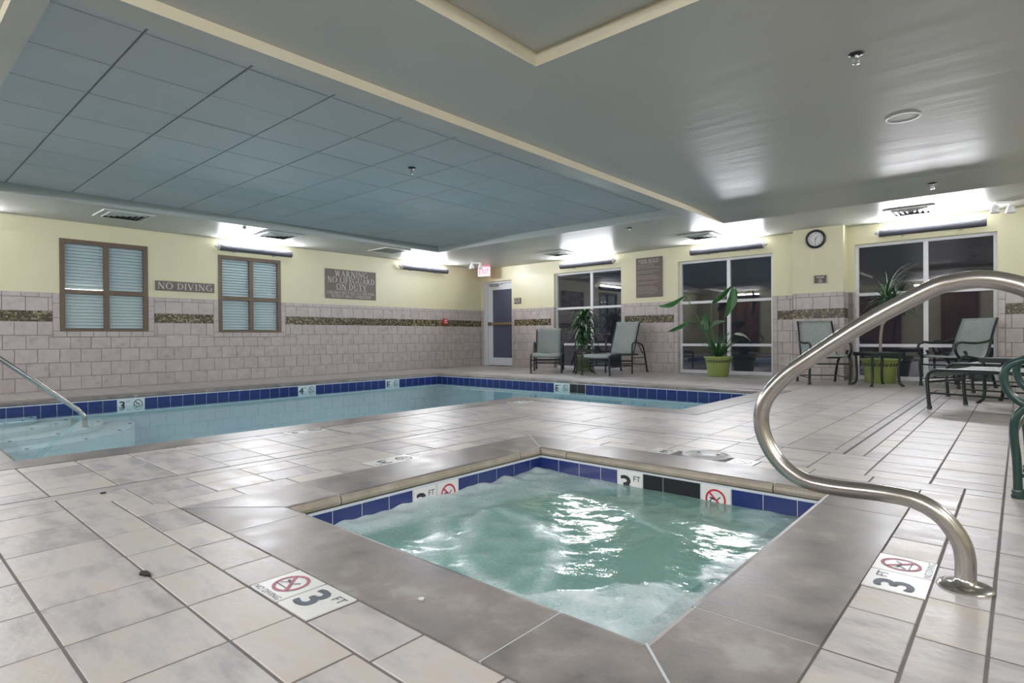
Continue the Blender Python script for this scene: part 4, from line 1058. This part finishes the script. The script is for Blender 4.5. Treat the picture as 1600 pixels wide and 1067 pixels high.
def sprinkler(x, y, z, label, s=1.0):
    t = thing('sprinkler_head', label, 'sprinkler', (x, y, z))
    MB().lathe([(.045 * s, 0), (.048 * s, -.004), (.03 * s, -.010), (.014 * s, -.012)], n=18).build('escutcheon', 'sprinkler', t)
    MB().lathe([(.012 * s, -.01), (.012 * s, -.035), (.006, -.037)], n=10).build('body', 'metal_grey', t)
    MB().tube([(-.012, 0, -.03), (-.016, 0, -.05), (0, 0, -.062)], .003, 6).tube([(.012, 0, -.03), (.016, 0, -.05), (0, 0, -.062)], .003, 6).build('yoke', 'metal_grey', t)
    MB().lathe([(.0, -.062), (.02 * s, -.062), (.02 * s, -.066), (0, -.066)], n=12).build('deflector', 'metal_grey', t)
sprinkler(5.427, -6.588, ZT, 'black sprinkler head in the tile ceiling over the pool')
sprinkler(9.606, -6.33, ZR, 'black sprinkler head nearest the camera in the grey ceiling')
sprinkler(9.62, -2.2, 2.495, 'black sprinkler head between the round speaker and the right vent')
sprinkler(5.694, -2.40, ZS, 'small sprinkler head on the soffit above the POOL RULES board')
sprinkler(1.304, -6.578, ZS, 'small sprinkler head on the left soffit beside the window vent', .7)
t = thing('ceiling_speaker', 'flat round white speaker in the ceiling at upper right', 'speaker', (9.66, -4.81, ZR))
MB().lathe([(.125, 0), (.124, -.0025), (.112, -.0035), (.110, -.001)], n=32).build('ring', 'white_plastic', t)
MB().disc((0, 0, -.0012), .111, 32).build('grille', 'vent_white', t)
t = thing('wall_clock', 'round black wall clock with pale face on the pier', 'clock', (7.905, -PIER[2], 2.272))
MB().lathe([(.0, -.001), (.150, -.001), (.152, -.02), (.140, -.035), (.118, -.032), (.112, -.02)], n=36, axis='y').build('case', 'clock_black', t)
fc = MB().disc((0, -.018, 0), .115, 36, 'y').build('face', 'clock_face', t)
m = MB()
for i in range(12):
    v, f = text_polys(str(12 if i == 0 else i), .034); a = math.radians(90 - 30 * i)
    m.add([(.088 * math.cos(a) + x, -.0192, .088 * math.sin(a) + y) for x, y, _ in v], f)
m.build('numerals', 'clock_black', fc)
def hand(ang, L, w): 
    a = math.radians(90 - ang); d = Vector((math.cos(a), math.sin(a))); n = Vector((-d.y, d.x)) * w; q = -d * .02; e = d * L
    return MB().add([(q.x - n.x, -.0215, q.y - n.y), (e.x - n.x * .4, -.0215, e.y - n.y * .4), (e.x + n.x * .4, -.0215, e.y + n.y * .4), (q.x + n.x, -.0215, q.y + n.y)], [(0, 1, 2, 3)])
hand(45, .065, .005).build('hour_hand', 'clock_black', t); hand(182, .092, .0035).build('minute_hand', 'clock_black', t)

# ------------------------------------------------------------------ grab rails
t = thing('grab_rail', 'thick stainless steel grab rail looping over the right edge of the hot tub', 'handrail', (10.28, -8.52, 0))
path = [(10.28, 0.0), (10.28, .08), (10.266, .135), (10.224, .193), (10.163, .225), (10.08, .232), (9.94, .228), (9.85, .240), (9.778, .290), (9.732, .368), (9.722, .440), (9.742, .507), (9.797, .576),
        (9.87, .636), (10.032, .753), (10.195, .848), (10.255, .867), (10.312, .872), (10.366, .861), (10.42, .835), (10.475, .785), (10.51, .70), (10.525, .55), (10.525, .25), (10.525, 0.0)]
sp = smooth([(x - 10.28, 0, z) for x, z in path], 5)
MB().tube(sp, .0255, 16).build('rail_tube', 'stainless', t)
def flange(x): return MB().lathe([(.0245, .03), (.028, .012), (.05, .010), (.064, .006), (.067, .001)], (x, 0, 0), 28)
flange(0).build('floor_flange', 'stainless', t); flange(.245).build('floor_flange', 'stainless', t)
t = thing('stair_rail', 'slim chrome handrail sloping into the pool over the corner steps', 'handrail', (2.43, -9.96, 0))
pts = [(0, 1.065, -.27), (0, 1.063, -.20), (0, 1.055, -.14), (0, 1.02, -.09), (0, .95, -.02), (0, .36, .52), (0, .12, .72), (0, 0.0, .80), (0, -.12, .82), (0, -.25, .76), (0, -.31, .62), (0, -.32, .3), (0, -.32, 0.0)]
MB().tube(smooth(pts, 5), .0245, 12).build('rail_tube', 'stainless', t)
MB().lathe([(.02, .03), (.024, .012), (.05, .008), (.053, .001)], (0, -.32, 0), 24).build('floor_flange', 'stainless', t)

# ------------------------------------------------------------------ loungers
def copy_tree(o, parent=None):
    c = o.copy(); COL.objects.link(c); c.parent = parent
    for ch in list(o.children): copy_tree(ch, c)
    return c
def surface(rows, th=.006):
    """cloth strip from rows of points (left..right), given a thickness downwards along z"""
    n = len(rows[0]); vs = [p for r in rows for p in r]; m = MB(); k = len(vs)
    lo = [(x, y, z - th) for x, y, z in vs]; fs = []
    for i in range(len(rows) - 1):
        for j in range(n - 1):
            a, b, c, d = i * n + j, i * n + j + 1, (i + 1) * n + j + 1, (i + 1) * n + j
            fs += [(a, b, c, d), (k + d, k + c, k + b, k + a)]
        fs += [(i * n, (i + 1) * n, k + (i + 1) * n, k + i * n), (i * n + n - 1, k + i * n + n - 1, k + (i + 1) * n + n - 1, (i + 1) * n + n - 1)]
    for j in range(n - 1):
        fs += [(j, k + j, k + j + 1, j + 1), ((len(rows) - 1) * n + j, (len(rows) - 1) * n + j + 1, k + (len(rows) - 1) * n + j + 1, k + (len(rows) - 1) * n + j)]
    return m.add(list(vs) + lo, fs, 0, True)
def lounger(label, loc, axis, back_deg, back_len=.70, W=.60, group='sling loungers'):
    rz = math.atan2(-axis[0], axis[1])
    t = thing('sun_lounger', label, 'lounger', (*loc, 0), rz, group)
    h = W / 2; r = .017; ZS_ = .375; HY = 1.02
    c, s = math.cos(math.radians(back_deg)), math.sin(math.radians(back_deg))
    for sx in (-h, h):
        MB().tube(smooth([(sx, .02, 0), (sx, .005, .18), (sx, 0.0, .29), (sx, .018, .345), (sx, .07, ZS_ - .005), (sx, .16, ZS_), (sx, .6, ZS_), (sx, HY + .12, ZS_ - .01)], 5), r, 8).build('side_rail', 'frame_green', t)
        MB().tube(smooth([(sx, .90, 0), (sx, .90, .3), (sx, .90, .50), (sx, .925, .572), (sx, .99, .598), (sx, 1.16, .585), (sx, 1.30, .555), (sx, 1.385, .49), (sx, 1.44, .36), (sx, 1.56, 0)], 5), r, 8).build('arm_leg', 'frame_green', t)
        MB().tube([(sx, .02, .155), (sx, .9, .155)], .009, 6).build('side_stretcher', 'frame_green', t)
        MB().tube([(sx, .90, .30), (sx, 1.47, .30)], .010, 6).build('side_stretcher', 'frame_green', t)
        ib = sx * .88
        MB().tube(smooth([(ib, HY, ZS_), (ib, HY + c * back_len * .5, ZS_ + s * back_len * .5), (ib, HY + c * back_len * .95, ZS_ + s * back_len * .95), (ib, HY + c * back_len + .05, ZS_ + s * back_len - .005)], 4), .013, 8).build('back_post', 'frame_green', t)
        MB().tube([(ib, HY + c * back_len * .45, ZS_ + s * back_len * .45), (ib * 1.08, 1.40, .37)], .009, 6).build('back_strut', 'frame_green', t)
    for y, z, rr in ((.012, .26, .013), (.90, .24, .013), (.90, .16, .011), (1.50, .16, .010), (HY, ZS_ - .01, .012)):
        MB().tube([(-h, y, z), (h, y, z)], rr, 8).build('cross_bar', 'frame_green', t)
    for x, y in ((-h, .02), (h, .02), (-h, .90), (h, .90), (-h, 1.56), (h, 1.56)):
        MB().lathe([(.021, .0), (.021, .03), (.018, .034)], (x, y, 0), 10).build('foot_cap', 'frame_green', t)
    w = h - .025; xs = [-w + 2 * w * j / 6 for j in range(7)]
    sag = lambda x: -.018 * (1 - (x / w) ** 2)
    rows = [[(x, .03, ZS_ - .055 + .3 * sag(x)) for x in xs], [(x, .028, ZS_ - .02 + .5 * sag(x)) for x in xs], [(x, .06, ZS_ + .010 + .6 * sag(x)) for x in xs]]
    rows += [[(x, y, ZS_ + .014 + sag(x)) for x in xs] for y in (.15, .35, .6, .85, HY - .02)]
    surface(rows).build('seat_sling', 'sling', t)
    w2 = h * .88 - .004; xs2 = [-w2 + 2 * w2 * j / 6 for j in range(7)]
    rows = [[(x, HY + c * back_len * k / 8 + .02 * (1 - (x / w2) ** 2) * s, ZS_ + .012 + s * back_len * k / 8) for x in xs2] for k in range(9)]
    rows += [[(x, HY + c * back_len + .05, ZS_ + s * back_len + .012) for x in xs2]]
    surface(rows).build('back_sling', 'sling', t)
    return t
lounger('grey sling lounger with its foot to the camera, nearest the exit door', (3.41, -1.66), (-.572, .82), 68, .55)
lounger('grey sling lounger with high back in front of the POOL RULES board', (4.56, -1.68), (-.05, 1), 66, .68, .58)
lounger('grey sling lounger at right whose low foot end is nearest the camera', (9.84, -3.46), (.93, -.36), 40, .7, .66)
lounger('grey sling lounger half hidden behind the lounger at right', (9.85, -1.95), (.95, -.30), 40, .7, .66)

# ------------------------------------------------------------------ scroll-arm chairs (front faces -y)
def chair(label, loc, face, fm='frame_green', W=.56, tilt=0):
    rz = math.atan2(face[0], -face[1])
    t = thing('patio_chair', label, 'chair', (*loc, 0), rz, 'scroll-arm sling chairs')
    h = W / 2; r = .017
    for sx in (-h, h):
        # front leg curling back into the seat rail and up the back post
        MB().tube(smooth([(sx, -.27, 0), (sx, -.275, .16), (sx, -.285, .28), (sx, -.275, .36), (sx, -.225, .412), (sx, -.14, .420), (sx, .02, .395), (sx, .15, .382)], 6), r, 10).build('front_leg', fm, t)
        MB().tube(smooth([(sx * .93, .13, .385), (sx * .93, .20, .43), (sx * .92, .24, .55), (sx * .91, .30, .75), (sx * .90, .375, .93)], 6), .014, 8).build('back_post', fm, t)
        MB().tube(smooth([(sx, .12, .385), (sx, .20, .30), (sx, .27, .14), (sx, .31, 0)], 5), r, 8).build('rear_leg', fm, t)
        # arm: from the back post forward, over, then scrolling down and back in a curl
        MB().tube(smooth([(sx * .95, .262, .645), (sx, .16, .615), (sx, 0, .598), (sx, -.14, .602), (sx, -.24, .607), (sx, -.305, .575), (sx, -.318, .51), (sx, -.29, .445), (sx, -.23, .405), (sx, -.165, .42), (sx, -.155, .465), (sx, -.185, .49)], 6), [.015] * 12 + [.017] * 54 + [.013] * 1, 10, flat=1.0).build('arm', fm, t)
        MB().tube([(sx, -.272, .10), (sx, .285, .10)], .008, 6).build('side_stretcher', fm, t)
        MB().lathe([(.024, 0), (.027, .008), (.022, .016), (.025, .028), (.019, .040)], (sx, -.27, 0), 12).build('foot_cap', fm, t)
        MB().lathe([(.022, 0), (.022, .025), (.018, .03)], (sx, .31, 0), 10).build('foot_cap', fm, t)
    for y, z, rr in ((-.278, .30, .011), (.13, .375, .011), (.285, .10, .008), (-.23, .405, .012)):
        MB().tube([(-h, y, z), (h, y, z)], rr, 8).build('cross_bar', fm, t)
    w = h * .91; xs = [-w + 2 * w * j / 6 for j in range(7)]
    sg = lambda x: 1 - (x / w) ** 2
    rows = [[(x, -.262, .405) for x in xs], [(x, -.255, .432 - .004 * sg(x)) for x in xs]]
    prof = [(-.20, .436), (-.08, .425), (.04, .405), (.12, .400), (.17, .425), (.205, .48), (.235, .58), (.27, .69), (.31, .79), (.345, .87), (.375, .935)]
    rows += [[(x * (1 if k < 5 else .98), y + (.012 * sg(x) if k > 5 else 0), z - (.016 * sg(x) if k <= 5 else 0)) for x in xs] for k, (y, z) in enumerate(prof)]
    surface(rows).build('sling', 'sling', t)
    return t
chair('grey sling chair with scroll arms in front of the clock pier', (8.19, -1.09), (.52, -.86), W=.54)
chair('grey sling chair turned left in front of the right window', (9.74, -.72), (-.62, -.78))
chair('near dark green scroll-arm chair cut off by the right edge', (10.68, -6.93), (-1, .06), 'frame_teal', W=.66)

# ------------------------------------------------------------------ side tables
def side_table(label, loc, rz, W=.45, H=.47):
    t = thing('side_table', label, 'table', (*loc, 0), rz, 'dark green side tables')
    h = W / 2
    MB().bevbox(-h, h, -h, h, H - .012, H, .004).build('table_top', 'frame_green', t)
    ap = MB()
    for (a, b, c, d) in ((-h + .01, h - .01, -h + .01, -h + .03), (-h + .01, h - .01, h - .03, h - .01), (-h + .01, -h + .03, -h + .03, h - .03), (h - .03, h - .01, -h + .03, h - .03)): ap.box(a, b, c, d, H - .05, H - .013)
    ap.build('apron', 'frame_green', t)
    for sx in (-1, 1):
        for sy in (-1, 1):
            a, b = sx * (h - .035), sy * (h - .035)
            MB().tube(smooth([(a, b, H - .02), (a * .97, b * .97, .3), (a * .95, b * .95, .15), (a * 1.0, b * 1.0, .05), (a * 1.14, b * 1.14, .008)], 5), .017, 8).build('leg', 'frame_green', t)
            MB().lathe([(.02, 0), (.024, .006), (.02, .016), (.0, .018)], (a * 1.14, b * 1.14, 0), 10).build('foot', 'frame_green', t)
AZ = math.atan2(.661, .750)
side_table('small dark green side table between the two far loungers', (3.93, -1.12), AZ, .40)
side_table('small dark green side table in front of the spiky plant', (8.88, -1.08), AZ, .45)
side_table('dark green side table between the loungers at right', (10.36, -2.80), math.radians(-22), .46)

# ------------------------------------------------------------------ plants
def pot(t, R, H, body='lime_pot', band=True):
    p = MB().lathe([(0, 0), (R * .68, 0), (R * .72, .01), (R * .86, H * .78), (R * .88, H * .80), (R * .88, H * .86), (R * 1.0, H * .93), (R * 1.02, H * .97), (R * .99, H), (R * .90, H), (R * .86, H * .92)], n=32).build('pot', body, t)
    MB().disc((0, 0, H * .92), R * .87, 24).build('soil', 'soil', p)
    if band:
        MB().lathe([(R * .845, H * .70), (R * .872, H * .71), (R * .89, H * .82), (R * .87, H * .83)], n=32).build('band', 'pot_band', p)
        m = MB(); n = 30
        for k in range(n):
            a = 2 * math.pi * k / n; da = .09
            P = lambda ang, z, rr: (rr * math.cos(ang), rr * math.sin(ang), z)
            r0, r1 = R * .885, R * .90
            m.add([P(a, H * .715, r0), P(a + .06, H * .715, r0), P(a + da + .06, H * .815, r1), P(a + da, H * .815, r1)], [(0, 1, 2, 3)])
        m.build('rope_relief', body, p)
_leaf = {}
def strap(L, w, a0, bend, fold=.25, n=7):
    """strap leaf growing along +x from the origin: start elevation a0 (deg), total bend (deg)"""
    key = (round(L, 3), round(w, 3), a0, bend)
    if key in _leaf: return _leaf[key]
    rows = []; x = z = 0.0
    for i in range(n + 1):
        u = i / n; a = math.radians(a0 - bend * u ** 1.3)
        wd = w * (math.sin(math.pi * min(1, .12 + .88 * u) ** .75) * .95 + .05) if u < 1 else .002
        rows.append([(x, -wd / 2, z + fold * wd / 2), (x, 0, z), (x, wd / 2, z + fold * wd / 2)])
        x += math.cos(a) * L / n; z += math.sin(a) * L / n
    m = surface(rows, .0012); _leaf[key] = m; return m
def put_leaf(t, L, w, a0, bend, loc, yaw, matname, name='leaf'):
    m = strap(L, w, a0, bend); key = ('lm', id(m), matname)
    if key not in _leaf: _leaf[key] = m.mesh(name, [matname])
    return link(name, _leaf[key], t, loc, (0, 0, yaw))
random.seed(21)
# leafy corn plant beside the door window
t = thing('corn_plant', 'bushy plant with drooping striped leaves in front of the first far window', 'plant', (3.52, -.50, 0))
pot(t, .20, .34, 'pot_dull', False)
for sx, sy, zt in ((.0, 0.0, 1.12), (.05, -.03, .85), (-.05, .02, .68)):
    MB().tube([(sx * .6, sy * .6, .30), (sx, sy, zt)], [.016, .012], 8).build('stem', 'trunk', t)
for k in range(110):
    z = .46 + .72 * (k / 109); a = k * 2.399; L = random.choice((.32, .38, .44))
    sx, sy = ((0, 0), (.05, -.03), (-.05, .02))[k % 3] if z < .85 else (0, 0)
    put_leaf(t, L, .078, random.choice((25, 40, 58)), random.choice((120, 140, 155)), (sx, sy, z), a, ('leaf_dark', 'leaf_varieg', 'leaf_dark', 'leaf_mid')[k % 4])
# bird-of-paradise in the lime pot
RV = Vector((.7502, .6612, 0)); BV = Vector((-.6612, .7502, 0))
t = thing('broad_leaf_plant', 'tall plant with big banana-like leaves in a lime green pot', 'plant', (6.38, -.52, 0))
pot(t, .245, .355)
def sp_(px, py, dep=0.0, c=1119.5, base=587.5, k=88.6): return RV * ((px - c) / k) + BV * dep + Vector((0, 0, (base - py) / k))
def blade(t, a, b, w, side, matname, curl=.03, name='leaf_blade'):
    """broad leaf from base a to tip b; side: vector of the leaf's width"""
    a, b = Vector(a), Vector(b); d = b - a; side = Vector(side).normalized(); nrm = d.cross(side).normalized(); rows = []
    for i in range(11):
        u = i / 10; wd = w * math.sin(math.pi * (u ** .8)) ** .8 / 2 if 0 < u < 1 else .003
        wob = 1 + .10 * math.sin(u * 17 + w * 90)
        c = a + d * u + nrm * curl * math.sin(math.pi * u)
        rows.append([tuple(c - side * wd * wob + nrm * wd * .35), tuple(c - side * wd * .5 * wob + nrm * wd * .12), tuple(c), tuple(c + side * wd * .5 + nrm * wd * .12), tuple(c + side * wd + nrm * wd * .35)])
    lf = surface(rows, .002).build(name, matname, t)
    MB().tube([a, a + d * .5 + nrm * (curl + .002), b], [.006, .004, .001], 6).build('midrib', 'leaf_mid', lf)
def petiole(t, pts, r=.008): MB().tube(smooth(pts, 5), r, 7).build('petiole', 'leaf_mid', t)
Z3 = Vector((0, 0, 1))
petiole(t, [(0, 0, .3), sp_(1105.6, 532), sp_(1085, 490), sp_(1068, 460)]); blade(t, sp_(1068, 460), sp_(1026.5, 476.5), .14, RV * .35 + Z3 * .75 + BV * .5, 'leaf_mid', .075)
petiole(t, [(.02, 0, .3), sp_(1129, 540), sp_(1131, 500, .05), sp_(1143, 449, .02)]); blade(t, sp_(1143.5, 448, -.03), sp_(1130.5, 495, -.06), .20, RV * .9 + BV * .25, 'leaf_mid', .02)
petiole(t, [(0, .02, .3), sp_(1114, 520, .1), sp_(1113, 480, .12), sp_(1116, 468, .12)]); blade(t, sp_(1114, 473, .10), sp_(1144, 445, .05), .13, RV * .4 - Z3 * .5 + BV * .5, 'leaf_mid', -.04)
petiole(t, [(-.02, 0, .3), sp_(1100, 530, -.05), sp_(1086, 505, -.08), sp_(1070, 501, -.1)]); blade(t, sp_(1071, 501, -.1), sp_(1037.5, 517, -.12), .09, Z3 * .8 + BV * .6, 'leaf_mid', .03)
petiole(t, [(.02, .02, .3), sp_(1112, 530, .05), sp_(1106, 512, .05)]); blade(t, sp_(1105, 512, .05), sp_(1132, 501, .02), .11, Z3 * .6 + BV * .8, 'leaf_dark', .03)
petiole(t, [(0, .0, .3), sp_(1104, 530, 0), sp_(1101.5, 514, -.02)]); blade(t, sp_(1102, 516, -.02), sp_(1099, 488, -.02), .15, RV, 'leaf_mid', .02)
petiole(t, [(.05, .0, .3), sp_(1130, 540, -.05), sp_(1141, 522, -.08)]); blade(t, sp_(1141, 522, -.08), sp_(1167, 533, -.10), .11, Z3 * .5 + BV * .8, 'leaf_pale', .04)  # pale colour of this blade stands for bright light reflecting off it
petiole(t, [(.05, .0, .3), sp_(1129, 545, 0), sp_(1130, 530, 0), sp_(1137, 519, 0)])
for k in range(44):
    a = k * 2.399 + .3; up_ = k % 3
    put_leaf(t, random.choice((.42, .52, .62)) if up_ else random.choice((.40, .48)), .030, (78, 66, 58)[up_ and random.choice((0, 1, 2))] if up_ else 55, random.choice((20, 40, 60)) if up_ else random.choice((110, 130)), (.03 * math.cos(a), .03 * math.sin(a), .31), a, ('leaf_dark', 'leaf_mid')[k % 2])
# spiky dracaena in the other lime pot
t = thing('spiky_plant', 'spiky dracaena with a thin trunk in a lime pot behind a side table', 'plant', (8.83, -.50, 0))
pot(t, .27, .36)
MB().tube(smooth([(.0, 0, .3), (.0, 0, .65), (.03, .02, .95), (.065, .05, 1.16)], 4), .020, 8).build('trunk', 'trunk', t)
MB().tube(smooth([(.02, .01, .85), (.10, .09, 1.0), (.17, .14, 1.14)], 4), .013, 8).build('branch', 'trunk', t)
for k in range(96):
    a = k * 2.399; z = 1.08 + .22 * ((k * 7) % 96) / 96; el = (78, 60, 40, 18, -5)[k % 5]
    main = k % 4 != 3
    base = (.06, .05, z) if main else (.17, .14, z - .04)
    put_leaf(t, random.choice((.30, .38, .46)) * (1 if main else .8), .026, el, random.choice((45, 75, 100)) if el > 10 else 60, base, a, 'leaf_varieg' if (main and k % 3 == 0) else 'leaf_mid' if main and k % 3 == 1 else 'leaf_dark')
for k in range(10):
    put_leaf(t, random.choice((.50, .62)), .010, (80, 72, 62)[k % 3], random.choice((70, 110)), (.08, .06, 1.30), math.atan2(RV.y, RV.x) + random.uniform(-1.1, 1.1), 'leaf_pale', 'dry_leaf')

# ------------------------------------------------------------------ behind the camera, seen mirrored in the windows
def curtain(x0, x1, label, m):
    t = thing('curtain', label, 'curtain', ((x0 + x1) / 2, RY + .05, 0)); w = (x1 - x0) / 2
    rows = [[(-w + 2 * w * i / 28, .05 + .035 * math.sin(i * 1.9), z) for i in range(29)] for z in (.05, .8, 1.5, 2.1)]
    b = surface(rows, 0.0); vs = [tuple(v) for v in b.v]; b.v = [(x, y - (.004 if i >= len(vs) // 2 else 0), z) for i, (x, y, z) in enumerate(vs)]
    b.build('cloth', m, t); MB().tube([(-w - .05, .05, 2.12), (w + .05, .05, 2.12)], .014, 8).build('curtain_rod', 'brass', t)
curtain(0.9, 2.5, 'brown curtain behind the camera mirrored in the middle window', 'curtain')
curtain(3.2, 4.6, 'red-brown curtain behind the camera mirrored in the middle window', 'curtain_red')
curtain(5.9, 7.3, 'brown curtain behind the camera mirrored in the right window', 'curtain')
curtain(8.4, 9.4, 'narrow brown curtain behind the camera mirrored in the right window', 'curtain')
